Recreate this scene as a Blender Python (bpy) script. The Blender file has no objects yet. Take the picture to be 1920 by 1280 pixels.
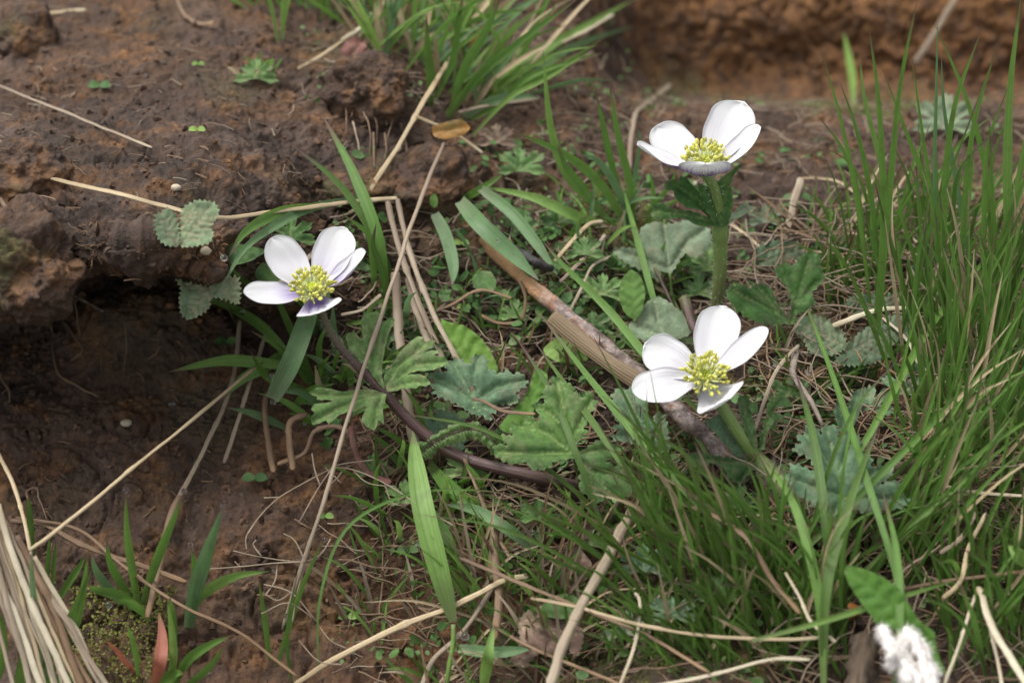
import bpy, math, random
import numpy as np
from mathutils import Vector, Matrix
from mathutils.bvhtree import BVHTree
from mathutils.geometry import delaunay_2d_cdt
random.seed(7); RNG = np.random.default_rng(7)
scene = bpy.context.scene
COL = scene.collection
# ------------------------------------------------------------------ camera, light
# all construction below is in centimetres; CM turns it into metres
CM = 0.01
PITCH = math.radians(32.0)
CAMP = np.array([0.0, -63.6, 39.7])
FPX = 1920 * 79.0 / 36.0                  # focal length in photograph pixels
cam_d = bpy.data.cameras.new('camera'); cam = bpy.data.objects.new('camera', cam_d); COL.objects.link(cam)
cam.location = Vector(CAMP * CM); cam.rotation_euler = (math.pi / 2 - PITCH, 0, 0)
cam_d.lens = 79; cam_d.sensor_width = 36; cam_d.clip_start = 0.01; cam_d.clip_end = 50
cam_d.dof.use_dof = True; cam_d.dof.focus_distance = 0.725; cam_d.dof.aperture_fstop = 9.0
scene.camera = cam
world = bpy.data.worlds.new('World'); scene.world = world; world.use_nodes = True
wn = world.node_tree; bg = wn.nodes['Background']
SUN_EL, SUN_AZ = math.radians(68), math.radians(-70)     # azimuth from +Y towards +X
sky = wn.nodes.new('ShaderNodeTexSky'); sky.sky_type = 'NISHITA'; sky.sun_disc = False
sky.sun_elevation = SUN_EL; sky.sun_rotation = SUN_AZ; sky.air_density = 1.6; sky.dust_density = 4.0
hs = wn.nodes.new('ShaderNodeHueSaturation'); hs.inputs['Saturation'].default_value = 0.15
wn.links.new(sky.outputs[0], hs.inputs['Color']); wn.links.new(hs.outputs[0], bg.inputs[0])
bg.inputs[1].default_value = 0.15
sun_d = bpy.data.lights.new('sun', 'SUN'); sun = bpy.data.objects.new('sun', sun_d); COL.objects.link(sun)
sun_d.energy = 2.0; sun_d.angle = math.radians(22); sun_d.color = (1.0, 0.96, 0.89)
sdir = Vector((math.sin(SUN_AZ) * math.cos(SUN_EL), math.cos(SUN_AZ) * math.cos(SUN_EL), math.sin(SUN_EL)))
sun.rotation_euler = sdir.to_track_quat('Z', 'Y').to_euler(); sun.location = sdir * 5
vs = scene.view_settings; vs.view_transform = 'Standard'; vs.look = 'None'; vs.gamma = 1; vs.use_curve_mapping = False
vs.exposure = 0.6
# ------------------------------------------------------------------ rays
CR = np.array([1.0, 0, 0]); CF = np.array([0, math.cos(PITCH), -math.sin(PITCH)]); CU = np.array([0, math.sin(PITCH), math.cos(PITCH)])
def ray(px, py):
    d = CF + CR * (px - 960) / FPX - CU * (py - 640) / FPX
    return d / np.linalg.norm(d)
def at(px, py, Y):
    d = ray(px, py); return CAMP + d * (Y - CAMP[1]) / d[1]
def proj(p):
    v = np.asarray(p) - CAMP; z = v @ CF
    return 960 + FPX * (v @ CR) / z, 640 - FPX * (v @ CU) / z
# ------------------------------------------------------------------ noise
def _hash(ix, iy, iz, s):
    h = (ix * 374761393 + iy * 668265263 + iz * 2147483647 + s * 1274126177) & 0xFFFFFFFF
    h = ((h ^ (h >> 13)) * 1274126177) & 0xFFFFFFFF
    h = ((h ^ (h >> 16)) * 2246822519) & 0xFFFFFFFF
    return ((h ^ (h >> 15)) & 0xFFFFFF) / float(0xFFFFFF)
def vnoise(p, f, s=0):
    q = p * f; i = np.floor(q).astype(np.int64); t = q - i; t = t * t * (3 - 2 * t)
    r = 0
    for dx in (0, 1):
        wx = t[:, 0] if dx else 1 - t[:, 0]
        for dy in (0, 1):
            wy = t[:, 1] if dy else 1 - t[:, 1]
            for dz in (0, 1):
                wz = t[:, 2] if dz else 1 - t[:, 2]
                r = r + wx * wy * wz * _hash(i[:, 0] + dx, i[:, 1] + dy, i[:, 2] + dz, s)
    return r * 2 - 1
def fbm(p, f, o=4, s=0, g=0.5):
    a = 1; r = 0; n = 0
    for k in range(o):
        r = r + a * vnoise(p, f * 2.03 ** k, s + k * 7); n += a; a *= g
    return r / n
def worley(p, f, s=0):
    q = p * f; i = np.floor(q).astype(np.int64); best = np.full(len(p), 9.0)
    for dx in (-1, 0, 1):
        for dy in (-1, 0, 1):
            for dz in (-1, 0, 1):
                c = i + np.array([dx, dy, dz])
                o = np.stack([_hash(c[:, 0], c[:, 1], c[:, 2], s + k) for k in range(3)], 1)
                best = np.minimum(best, ((c + o - q) ** 2).sum(1))
    return np.sqrt(best)
# ------------------------------------------------------------------ mesh helpers
def raw_mesh(name, V, F, uv=None, attrs=None, smooth=True, mats=(), midx=None):
    """F: (n,3) or (n,4) array or list of arrays"""
    me = bpy.data.meshes.new(name)
    Fs = F if isinstance(F, list) else [F]
    Fs = [np.asarray(f, dtype=np.int32) for f in Fs if len(f)]
    V = np.asarray(V, dtype=np.float64) * CM
    me.vertices.add(len(V)); me.vertices.foreach_set('co', V.astype(np.float32).ravel())
    li = np.concatenate([f.ravel() for f in Fs]); cnt = np.concatenate([np.full(len(f), f.shape[1]) for f in Fs])
    me.loops.add(len(li)); me.loops.foreach_set('vertex_index', li.astype(np.int32))
    me.polygons.add(len(cnt)); st = np.concatenate([[0], np.cumsum(cnt)[:-1]])
    me.polygons.foreach_set('loop_start', st.astype(np.int32)); me.polygons.foreach_set('loop_total', cnt.astype(np.int32))
    me.polygons.foreach_set('use_smooth', np.full(len(cnt), smooth))
    if midx is not None: me.polygons.foreach_set('material_index', np.asarray(midx, dtype=np.int32))
    if uv is not None:
        l = me.uv_layers.new(name='UVMap'); l.data.foreach_set('uv', np.asarray(uv, dtype=np.float32)[li].ravel())
    for k, a in (attrs or {}).items():
        at_ = me.attributes.new(k, 'FLOAT', 'POINT'); at_.data.foreach_set('value', np.asarray(a, dtype=np.float32))
    for m in mats: me.materials.append(m)
    me.update(); me.validate()
    return me
LOC = {}
def wloc(o): return LOC[o.name]
def obj(name, V, F, mat, parent=None, origin=None, **kw):
    V = np.asarray(V, dtype=float)
    if origin is None: origin = wloc(parent) if parent is not None else V[0].copy()
    origin = np.asarray(origin, dtype=float)
    mats = mat if isinstance(mat, (list, tuple)) else [mat]
    me = raw_mesh(name, V - origin, F, mats=mats, **kw)
    o = bpy.data.objects.new(name, me); COL.objects.link(o)
    if parent is not None:
        o.parent = parent; o.location = Vector((origin - wloc(parent)) * CM)
    else: o.location = Vector(origin * CM)
    LOC[o.name] = origin
    return o
def tag(o, label, cat, group=None, kind=None):
    if label: o['label'] = label
    if cat: o['category'] = cat
    if group: o['group'] = group
    if kind: o['kind'] = kind
    return o
def thing(name, label, cat, loc, group=None):
    o = bpy.data.objects.new(name, None); COL.objects.link(o); o.empty_display_size = 0.005
    o.location = Vector(np.asarray(loc) * CM); LOC[o.name] = np.asarray(loc, dtype=float)
    return tag(o, label, cat, group)
def spline(P, n):
    P = np.asarray(P, dtype=float)
    if len(P) == 2: return P[0] + (P[1] - P[0]) * np.linspace(0, 1, n)[:, None]
    d = np.maximum(np.linalg.norm(np.diff(P, axis=0), axis=1), 1e-6) ** 0.5; t = np.concatenate([[0], np.cumsum(d)])
    E = np.vstack([2 * P[0] - P[1], P, 2 * P[-1] - P[-2]]); te = np.concatenate([[t[0] - d[0]], t, [t[-1] + d[-1]]])
    out = []
    for u in np.linspace(0, t[-1], n):
        k = min(max(np.searchsorted(t, u, side='right') - 1, 0), len(P) - 2) + 1
        p0, p1, p2, p3 = E[k - 1:k + 3]; t0, t1, t2, t3 = te[k - 1:k + 3]
        a1 = (t1 - u) / (t1 - t0) * p0 + (u - t0) / (t1 - t0) * p1; a2 = (t2 - u) / (t2 - t1) * p1 + (u - t1) / (t2 - t1) * p2
        a3 = (t3 - u) / (t3 - t2) * p2 + (u - t2) / (t3 - t2) * p3
        b1 = (t2 - u) / (t2 - t0) * a1 + (u - t0) / (t2 - t0) * a2; b2 = (t3 - u) / (t3 - t1) * a2 + (u - t1) / (t3 - t1) * a3
        out.append((t2 - u) / (t2 - t1) * b1 + (u - t1) / (t2 - t1) * b2)
    return np.array(out)
def nrm(a): return a / np.maximum(np.linalg.norm(a, axis=-1, keepdims=True), 1e-9)
def grid_faces(nr, nc, wrap=False):
    i = np.arange(nr - 1)[:, None]; j = np.arange(nc if wrap else nc - 1)[None, :]
    a = i * nc + j; b = i * nc + (j + 1) % nc; c = b + nc; d = a + nc
    return np.stack([a, b, c, d], -1).reshape(-1, 4)
def tube_geo(C, R, ns=7, seed=0, rough=0.0, flat=1.0, cap=True):
    C = np.asarray(C); n = len(C); T = nrm(np.gradient(C, axis=0)); R = np.broadcast_to(np.asarray(R, dtype=float), (n,)).copy()
    up = np.array([0.13, -0.6, 0.79]); S = nrm(np.cross(T, up)); U = nrm(np.cross(S, T))
    a = np.linspace(0, 2 * np.pi, ns, endpoint=False)
    V = C[:, None] + R[:, None, None] * (np.cos(a)[None, :, None] * S[:, None] + flat * np.sin(a)[None, :, None] * U[:, None])
    V = V.reshape(-1, 3)
    if rough: V = V + nrm(V - np.repeat(C, ns, 0)) * (fbm(V, 3.0 / max(R.mean(), .05) * 0.25, 3, seed) * rough * np.repeat(R, ns))[:, None]
    uv = np.stack([np.tile(np.arange(ns) / ns, n), np.repeat(np.linspace(0, 1, n), ns)], 1)
    F = [grid_faces(n, ns, True)]
    if cap:
        V = np.vstack([V, C[0], C[-1]]); uv = np.vstack([uv, [[.5, 0], [.5, 1]]])
        j = np.arange(ns); k = (j + 1) % ns; b = (n - 1) * ns
        F.append(np.stack([np.full(ns, n * ns), k, j], 1)); F.append(np.stack([np.full(ns, n * ns + 1), b + j, b + k], 1))
    return V, F, uv
def blade_geo(C, W, fold=0.25, face=None, roll=0.0, twist=0.0, droop_tip=True):
    """grass blade: V-folded ribbon, five vertices across"""
    C = np.asarray(C); n = len(C); T = nrm(np.gradient(C, axis=0))
    s = np.linspace(0, 1, n)
    if face is None: face = nrm(CAMP - C)
    S = nrm(np.cross(T, face)); N = nrm(np.cross(S, T))
    r = roll + twist * s
    S2 = S * np.cos(r)[:, None] + N * np.sin(r)[:, None]; N2 = -S * np.sin(r)[:, None] + N * np.cos(r)[:, None]
    W = np.asarray(W, dtype=float)
    if W.ndim == 0: W = W * np.clip(0.55 + 1.2 * s, 0, 1) * np.clip((1 - s) * 2.2, 0.02, 1) ** 0.75
    x = np.array([-1, -.5, 0, .5, 1.0]); z = np.abs(x) * fold
    z = z - z.mean()
    V = C[:, None] + W[:, None, None] * .5 * (x[None, :, None] * S2[:, None] + z[None, :, None] * N2[:, None])
    uv = np.stack([np.tile((x + 1) / 2, n), np.repeat(s, 5)], 1)
    return V.reshape(-1, 3), grid_faces(n, 5), uv
# ------------------------------------------------------------------ materials
def newmat(name):
    m = bpy.data.materials.new(name); m.use_nodes = True; nt = m.node_tree
    for n in list(nt.nodes): nt.nodes.remove(n)
    out = nt.nodes.new('ShaderNodeOutputMaterial')
    return m, nt, out
def N(nt, t, **kw):
    n = nt.nodes.new(t)
    for k, v in kw.items():
        if k in n.inputs: n.inputs[k].default_value = v
        else: setattr(n, k, v)
    return n
def mixc(nt, fac, a, b, mode='MIX'):
    n = nt.nodes.new('ShaderNodeMix'); n.data_type = 'RGBA'; n.blend_type = mode
    for sock, v in ((n.inputs[0], fac), (n.inputs[6], a), (n.inputs[7], b)):
        if isinstance(v, (int, float)): sock.default_value = v
        elif isinstance(v, tuple): sock.default_value = (*v, 1)
        else: nt.links.new(v, sock)
    return n.outputs[2]
def ramp(nt, fac, stops):
    r = nt.nodes.new('ShaderNodeValToRGB'); e = r.color_ramp.elements
    while len(e) < len(stops): e.new(0.5)
    for k, (p, c) in enumerate(stops):
        e[k].position = p; e[k].color = (*c, 1) if isinstance(c, tuple) else (c, c, c, 1)
    nt.links.new(fac, r.inputs[0]); return r.outputs[0]
def math_(nt, op, a, b=None):
    n = nt.nodes.new('ShaderNodeMath'); n.operation = op
    for s, v in ((n.inputs[0], a), (n.inputs[1], b)):
        if v is None: continue
        if isinstance(v, (int, float)): s.default_value = v
        else: nt.links.new(v, s)
    return n.outputs[0]
def noise(nt, vec, scale, detail=4, rough=0.6):
    n = N(nt, 'ShaderNodeTexNoise'); n.inputs['Scale'].default_value = scale; n.inputs['Detail'].default_value = detail
    n.inputs['Roughness'].default_value = rough
    if vec is not None: nt.links.new(vec, n.inputs['Vector'])
    return n.outputs[0]
def bump(nt, h, dist=0.001, strength=0.5):
    b = N(nt, 'ShaderNodeBump'); b.inputs['Distance'].default_value = dist; b.inputs['Strength'].default_value = strength
    nt.links.new(h, b.inputs['Height']); return b.outputs[0]
def rnd_coord(nt):
    tc = N(nt, 'ShaderNodeTexCoord'); oi = N(nt, 'ShaderNodeObjectInfo')
    v = N(nt, 'ShaderNodeVectorMath', operation='ADD'); nt.links.new(tc.outputs['Object'], v.inputs[0])
    sc = N(nt, 'ShaderNodeVectorMath', operation='SCALE'); sc.inputs['Scale'].default_value = 3.0
    nt.links.new(oi.outputs['Random'], sc.inputs[0]); nt.links.new(sc.outputs[0], v.inputs[1])
    return v.outputs[0], oi.outputs['Random'], tc
def leafy(nt, out, col, bmp=None, rough=0.45, trans=0.35, spec=0.4, tcol=None):
    p = N(nt, 'ShaderNodeBsdfPrincipled', Roughness=rough); p.inputs['Specular IOR Level'].default_value = spec
    t = N(nt, 'ShaderNodeBsdfTranslucent'); mx = N(nt, 'ShaderNodeMixShader'); mx.inputs[0].default_value = trans
    nt.links.new(col, p.inputs['Base Color']); nt.links.new(tcol if tcol is not None else col, t.inputs['Color'])
    if bmp is not None:
        nt.links.new(bmp, p.inputs['Normal'])
    nt.links.new(p.outputs[0], mx.inputs[1]); nt.links.new(t.outputs[0], mx.inputs[2]); nt.links.new(mx.outputs[0], out.inputs[0])
def blade_mat(name, c1, c2, base, tip, rough=0.42, trans=0.4, tip0=0.86):
    m, nt, out = newmat(name); v, rnd, tc = rnd_coord(nt)
    uv = N(nt, 'ShaderNodeSeparateXYZ'); nt.links.new(tc.outputs['UV'], uv.inputs[0])
    c = mixc(nt, rnd, c1, c2)
    mp = N(nt, 'ShaderNodeMapping'); mp.inputs['Scale'].default_value = (13, 0.8, 1); nt.links.new(tc.outputs['UV'], mp.inputs[0])
    ad = N(nt, 'ShaderNodeVectorMath', operation='ADD'); nt.links.new(mp.outputs[0], ad.inputs[0]); nt.links.new(rnd, ad.inputs[1])
    st_ = noise(nt, ad.outputs[0], 1.0, 3, .6); stf = ramp(nt, st_, [(0.35, 0.0), (0.65, 1.0)])
    c = mixc(nt, math_(nt, 'MULTIPLY', stf, 0.35), c, tuple(min(1, x * 1.7 + .01) for x in c1))
    n1 = noise(nt, v, 180, 4)
    c = mixc(nt, ramp(nt, n1, [(0.48, 0.0), (0.72, 0.55)]), c, tuple(x * .55 + tip[i] * .12 for i, x in enumerate(c1)))
    c = mixc(nt, ramp(nt, uv.outputs[1], [(0.0, 0.8), (0.25, 0.0)]), c, base)
    c = mixc(nt, ramp(nt, math_(nt, 'ADD', uv.outputs[1], math_(nt, 'MULTIPLY', rnd, 0.08)), [(tip0, 0.0), (0.99, 1.0)]), c, tip)
    n2 = noise(nt, v, 900, 2); c = mixc(nt, ramp(nt, n2, [(0.68, 0.0), (0.76, 0.5)]), c, (0.32, 0.30, 0.2))
    leafy(nt, out, c, bump(nt, stf, 0.0002, 0.5), rough, trans)
    return m
M = {}
M['grass'] = blade_mat('grass_green', (0.14, 0.265, 0.05), (0.085, 0.185, 0.036), (0.16, 0.2, 0.07), (0.16, 0.10, 0.07))
M['grass_light'] = blade_mat('grass_light', (0.20, 0.33, 0.075), (0.14, 0.26, 0.06), (0.22, 0.26, 0.12), (0.16, 0.2, 0.07), tip0=0.95)
M['grass_dark'] = blade_mat('grass_dark', (0.10, 0.18, 0.032), (0.065, 0.13, 0.028), (0.08, 0.12, 0.04), (0.12, 0.07, 0.07), tip0=0.85)
M['grass_blue'] = blade_mat('grass_blue_green', (0.12, 0.23, 0.09), (0.16, 0.25, 0.12), (0.2, 0.24, 0.14), (0.2, 0.2, 0.15), tip0=0.95)
M['grass_red'] = blade_mat('grass_red', (0.33, 0.10, 0.07), (0.36, 0.13, 0.08), (0.2, 0.12, 0.06), (0.3, 0.14, 0.08))
M['straw'] = blade_mat('straw_tan', (0.46, 0.36, 0.22), (0.34, 0.26, 0.16), (0.25, 0.18, 0.1), (0.5, 0.42, 0.28), rough=.5, trans=.12)
M['straw_grey'] = blade_mat('straw_grey', (0.30, 0.24, 0.17), (0.24, 0.18, 0.13), (0.16, 0.11, 0.08), (0.34, 0.28, 0.2), rough=.6, trans=.1)
M['straw_brown'] = blade_mat('straw_brown', (0.2, 0.125, 0.07), (0.15, 0.095, 0.06), (0.1, 0.06, 0.04), (0.24, 0.15, 0.08), rough=.6, trans=.1)
M['straw_pale'] = blade_mat('straw_pale', (0.52, 0.46, 0.34), (0.46, 0.38, 0.26), (0.34, 0.27, 0.17), (0.55, 0.48, 0.35), rough=.5, trans=.12)
def leaf_mat(name, c1, c2, vein, dust=0.5, rough=0.55, trans=0.25, spot=(0.3, 0.33, 0.2), mott=1.0):
    m, nt, out = newmat(name); v, rnd, tc = rnd_coord(nt)
    a = N(nt, 'ShaderNodeAttribute'); a.attribute_name = 'vein'
    e = N(nt, 'ShaderNodeAttribute'); e.attribute_name = 'edge'
    n0 = noise(nt, v, 110, 5, .7)
    c = mixc(nt, ramp(nt, n0, [(0.38, 0.0), (0.6, 1.0)]), tuple(x * (1 + .3 * mott) for x in c1), tuple(x * (1 - .15 * mott) for x in c2))
    n3 = noise(nt, v, 420, 5, 0.75); c = mixc(nt, ramp(nt, n3, [(0.42, 0.0), (0.62, 0.6 * mott)]), c, tuple(x * .5 for x in c1))
    c = mixc(nt, math_(nt, 'MULTIPLY', a.outputs['Fac'], 0.7), c, tuple(x * 1.1 for x in vein))
    n1 = noise(nt, v, 130, 6, 0.75); c = mixc(nt, math_(nt, 'MULTIPLY', ramp(nt, n1, [(0.50, 0.0), (0.66, 1.0)]), dust), c, (0.32, 0.26, 0.17))
    n2 = noise(nt, v, 1000, 2); c = mixc(nt, math_(nt, 'MULTIPLY', ramp(nt, n2, [(0.66, 0.0), (0.74, 1.0)]), 0.75 * dust + .15), c, spot)
    c = mixc(nt, math_(nt, 'MULTIPLY', e.outputs['Fac'], 0.35), c, (0.3, 0.32, 0.2))
    hb = math_(nt, 'ADD', math_(nt, 'MULTIPLY', a.outputs['Fac'], -1.0), math_(nt, 'MULTIPLY', n3, 0.8))
    hsv = N(nt, 'ShaderNodeHueSaturation'); nt.links.new(math_(nt, 'ADD', math_(nt, 'MULTIPLY', rnd, 0.5), 0.75), hsv.inputs['Value']); nt.links.new(math_(nt, 'ADD', math_(nt, 'MULTIPLY', rnd, -0.03), 0.512), hsv.inputs['Hue']); nt.links.new(c, hsv.inputs['Color']); c = hsv.outputs[0]
    leafy(nt, out, c, bump(nt, hb, 0.0004, 0.6), rough, trans, 0.22)
    return m
M['leaf_dark'] = leaf_mat('leaf_dark_green', (0.065, 0.155, 0.035), (0.045, 0.11, 0.03), (0.15, 0.24, 0.08), 0.22)
M['leaf_blue'] = leaf_mat('leaf_blue_green', (0.115, 0.20, 0.11), (0.08, 0.155, 0.085), (0.16, 0.24, 0.11), 0.3)
M['leaf_mid'] = leaf_mat('leaf_mid_green', (0.10, 0.20, 0.06), (0.07, 0.15, 0.045), (0.2, 0.28, 0.11), 0.35)
M['leaf_pale'] = leaf_mat('leaf_pale', (0.20, 0.27, 0.17), (0.16, 0.23, 0.13), (0.28, 0.3, 0.2), 0.5)
M['leaf_straw'] = leaf_mat('leaf_strawberry', (0.12, 0.19, 0.10), (0.10, 0.155, 0.085), (0.22, 0.2, 0.13), 0.3)
M['leaf_bright'] = leaf_mat('leaf_bright_green', (0.15, 0.30, 0.05), (0.12, 0.25, 0.04), (0.22, 0.36, 0.11), 0.12, trans=.35, mott=.25)
M['leaf_lime'] = leaf_mat('leaf_lime', (0.2, 0.35, 0.09), (0.17, 0.3, 0.07), (0.28, 0.4, 0.15), 0.15, trans=.35, mott=.3)
M['leaf_dead'] = leaf_mat('leaf_dead_brown', (0.17, 0.115, 0.085), (0.12, 0.08, 0.06), (0.24, 0.18, 0.13), 0.6, rough=.8, trans=.08)
M['leaf_orange'] = leaf_mat('leaf_orange', (0.38, 0.16, 0.04), (0.22, 0.15, 0.05), (0.4, 0.25, 0.1), 0.2)
M['leaf_crimson'] = leaf_mat('leaf_crimson', (0.22, 0.09, 0.08), (0.16, 0.08, 0.06), (0.26, 0.14, 0.1), 0.3)
def soil_mat(name, bd=0.0022):
    m, nt, out = newmat(name)
    tc = N(nt, 'ShaderNodeTexCoord'); v = tc.outputs['Object']
    a = N(nt, 'ShaderNodeAttribute'); a.attribute_name = 'ochre'
    g = N(nt, 'ShaderNodeAttribute'); g.attribute_name = 'moss'
    n0 = noise(nt, v, 28, 7, 0.65); n1 = noise(nt, v, 170, 6, 0.72); n2 = noise(nt, v, 700, 5, 0.7)
    c = ramp(nt, n0, [(0.32, (0.022, 0.014, 0.0105)), (0.46, (0.047, 0.030, 0.0225)), (0.58, (0.088, 0.058, 0.044)), (0.74, (0.145, 0.102, 0.080))])
    o = ramp(nt, n1, [(0.3, (0.075, 0.032, 0.011)), (0.5, (0.18, 0.08, 0.026)), (0.72, (0.32, 0.16, 0.06))])
    of = math_(nt, 'ADD', math_(nt, 'MULTIPLY', ramp(nt, noise(nt, v, 45, 5, .7), [(0.49, 0.0), (0.67, 1.0)]), 0.6), a.outputs['Fac'])
    c = mixc(nt, math_(nt, 'MINIMUM', of, 0.9), c, o)
    c = mixc(nt, ramp(nt, n1, [(0.38, 0.5), (0.55, 0.0)]), c, (0.03, 0.018, 0.013))
    c = mixc(nt, ramp(nt, n2, [(0.58, 0.0), (0.75, 0.4)]), c, (0.20, 0.12, 0.075))
    mn = noise(nt, v, 400, 4, .7)
    c = mixc(nt, math_(nt, 'MULTIPLY', g.outputs['Fac'], ramp(nt, mn, [(0.4, 0.1), (0.6, 0.9)])), c, (0.085, 0.10, 0.022))
    rg = ramp(nt, n1, [(0.3, 0.55), (0.7, 0.9)])
    p = N(nt, 'ShaderNodeBsdfPrincipled'); nt.links.new(c, p.inputs['Base Color']); nt.links.new(rg, p.inputs['Roughness'])
    p.inputs['Specular IOR Level'].default_value = 0.35
    h = math_(nt, 'ADD', math_(nt, 'MULTIPLY', n1, 1.0), math_(nt, 'MULTIPLY', n2, 0.55))
    nt.links.new(bump(nt, h, bd, 0.85), p.inputs['Normal']); nt.links.new(p.outputs[0], out.inputs[0])
    return m
M['soil'] = soil_mat('soil_brown'); M['crumb'] = soil_mat('soil_crumb', 0.0002)
def simple(name, c1, c2, rough=0.6, sc=120, bmp=0.0006, sss=0.0, spec=0.4, stretch=None):
    m, nt, out = newmat(name); v, rnd, tc = rnd_coord(nt)
    if stretch:
        mp = N(nt, 'ShaderNodeMapping'); mp.inputs['Scale'].default_value = stretch; nt.links.new(tc.outputs['UV'], mp.inputs[0]); v = mp.outputs[0]
    n0 = noise(nt, v, sc, 5, .65); c = mixc(nt, ramp(nt, n0, [(0.35, 0.0), (0.65, 1.0)]), c1, c2)
    p = N(nt, 'ShaderNodeBsdfPrincipled', Roughness=rough); nt.links.new(c, p.inputs['Base Color']); p.inputs['Specular IOR Level'].default_value = spec
    hsv = N(nt, 'ShaderNodeHueSaturation'); nt.links.new(math_(nt, 'ADD', math_(nt, 'MULTIPLY', rnd, 0.55), 0.7), hsv.inputs['Value']); nt.links.new(c, hsv.inputs['Color']); nt.links.new(hsv.outputs[0], p.inputs['Base Color'])
    if sss: p.inputs['Subsurface Weight'].default_value = sss; p.inputs['Subsurface Radius'].default_value = (0.002, 0.002, 0.001)
    nt.links.new(bump(nt, n0, bmp, 0.6), p.inputs['Normal']); nt.links.new(p.outputs[0], out.inputs[0])
    return m
def petal_mat(name, inner):
    m, nt, out = newmat(name); tc = N(nt, 'ShaderNodeTexCoord')
    uv = N(nt, 'ShaderNodeSeparateXYZ'); nt.links.new(tc.outputs['UV'], uv.inputs[0])
    at_ = N(nt, 'ShaderNodeAttribute'); at_.attribute_name = 'blush'
    mp = N(nt, 'ShaderNodeMapping'); mp.inputs['Scale'].default_value = (26, 1.2, 1); nt.links.new(tc.outputs['UV'], mp.inputs[0])
    st = noise(nt, mp.outputs[0], 1.0, 3, .5)
    white = (0.88, 0.88, 0.885)
    c = mixc(nt, ramp(nt, st, [(0.50, 0.0), (0.66, 0.55)]), white, (0.81, 0.82, 0.85))
    if inner:
        f = math_(nt, 'MINIMUM', math_(nt, 'MULTIPLY', at_.outputs['Fac'], ramp(nt, st, [(0.35, 0.6), (0.6, 1.2)])), 0.95)
        c = mixc(nt, f, c, (0.32, 0.22, 0.60))
        c = mixc(nt, ramp(nt, uv.outputs[1], [(0.0, 0.75), (0.14, 0.0)]), c, (0.55, 0.6, 0.33))
    else:
        f = math_(nt, 'ADD', uv.outputs[1], math_(nt, 'MULTIPLY', math_(nt, 'SUBTRACT', st, 0.3), 0.7))
        c = mixc(nt, ramp(nt, f, [(0.55, 1.0), (1.15, 0.0)]), c, (0.20, 0.11, 0.36))
    leafy(nt, out, c, bump(nt, st, 0.0003, 0.5), 0.75, 0.42 if inner else 0.25, 0.12)
    return m
M['petal_in'] = petal_mat('petal_white', True); M['petal_out'] = petal_mat('petal_violet_back', False)
M['filament'] = simple('filament', (0.74, 0.78, 0.42), (0.85, 0.88, 0.62), 0.5)
M['anther'] = simple('anther', (0.62, 0.60, 0.14), (0.42, 0.42, 0.08), 0.6, 1500)
M['pistil'] = simple('pistil', (0.42, 0.52, 0.06), (0.55, 0.6, 0.08), 0.45, 1500)
def stem_mat(name, green, purple, lo, hi):
    m, nt, out = newmat(name); v, rnd, tc = rnd_coord(nt)
    uv = N(nt, 'ShaderNodeSeparateXYZ'); nt.links.new(tc.outputs['UV'], uv.inputs[0])
    mp = N(nt, 'ShaderNodeMapping'); mp.inputs['Scale'].default_value = (9, 2.5, 1); nt.links.new(tc.outputs['UV'], mp.inputs[0])
    st = noise(nt, mp.outputs[0], 2.0, 4, .6)
    f = math_(nt, 'ADD', uv.outputs[1], math_(nt, 'MULTIPLY', math_(nt, 'SUBTRACT', st, 0.5), 0.5))
    c = mixc(nt, ramp(nt, f, [(lo, 0.0), (hi, 1.0)]), green, purple)
    c = mixc(nt, ramp(nt, st, [(0.5, 0.0), (0.75, .5)]), c, tuple(x * 1.8 for x in green))
    p = N(nt, 'ShaderNodeBsdfPrincipled', Roughness=.5); nt.links.new(c, p.inputs['Base Color'])
    nt.links.new(bump(nt, st, 0.0006, 0.7), p.inputs['Normal']); nt.links.new(p.outputs[0], out.inputs[0])
    return m
M['stem_purple'] = stem_mat('stem_purple', (0.085, 0.085, 0.03), (0.065, 0.030, 0.03), 0.02, 0.25)
M['stem_green'] = stem_mat('stem_green', (0.17, 0.25, 0.07), (0.14, 0.11, 0.06), 0.45, 1.0)
M['hair'] = simple('plant_hair', (0.5, 0.52, 0.42), (0.6, 0.6, 0.5), 0.6)
def stick_mat():
    m, nt, out = newmat('burnt_bark'); v, rnd, tc = rnd_coord(nt)
    uv = N(nt, 'ShaderNodeSeparateXYZ'); nt.links.new(tc.outputs['UV'], uv.inputs[0])
    n0 = noise(nt, v, 90, 6, .7); n1 = noise(nt, v, 420, 5, .7)
    c = ramp(nt, n0, [(0.36, (0.05, 0.035, 0.03)), (0.47, (0.17, 0.12, 0.10)), (0.55, (0.36, 0.30, 0.28)), (0.64, (0.36, 0.17, 0.09))])
    c = mixc(nt, ramp(nt, n1, [(0.4, 0.6), (0.6, 0.0)]), c, (0.05, 0.035, 0.03))
    ch = ramp(nt, math_(nt, 'ADD', uv.outputs[1], math_(nt, 'MULTIPLY', n0, 0.3)), [(0.38, 1.0), (0.50, 0.0)])
    nu = ramp(nt, math_(nt, 'ADD', uv.outputs[0], math_(nt, 'MULTIPLY', n0, 0.15)), [(0.42, 0.0), (0.5, 1.0)])
    c = mixc(nt, ch, c, mixc(nt, nu, (0.34, 0.19, 0.09), (0.012, 0.011, 0.011)))
    p = N(nt, 'ShaderNodeBsdfPrincipled', Roughness=.65); nt.links.new(c, p.inputs['Base Color'])
    nt.links.new(bump(nt, math_(nt, 'ADD', n0, n1), 0.0015, 0.8), p.inputs['Normal']); nt.links.new(p.outputs[0], out.inputs[0]); return m
M['stick'] = stick_mat()
M['char'] = simple('charcoal', (0.012, 0.011, 0.011), (0.04, 0.037, 0.035), 0.5, 300, 0.003)
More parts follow.
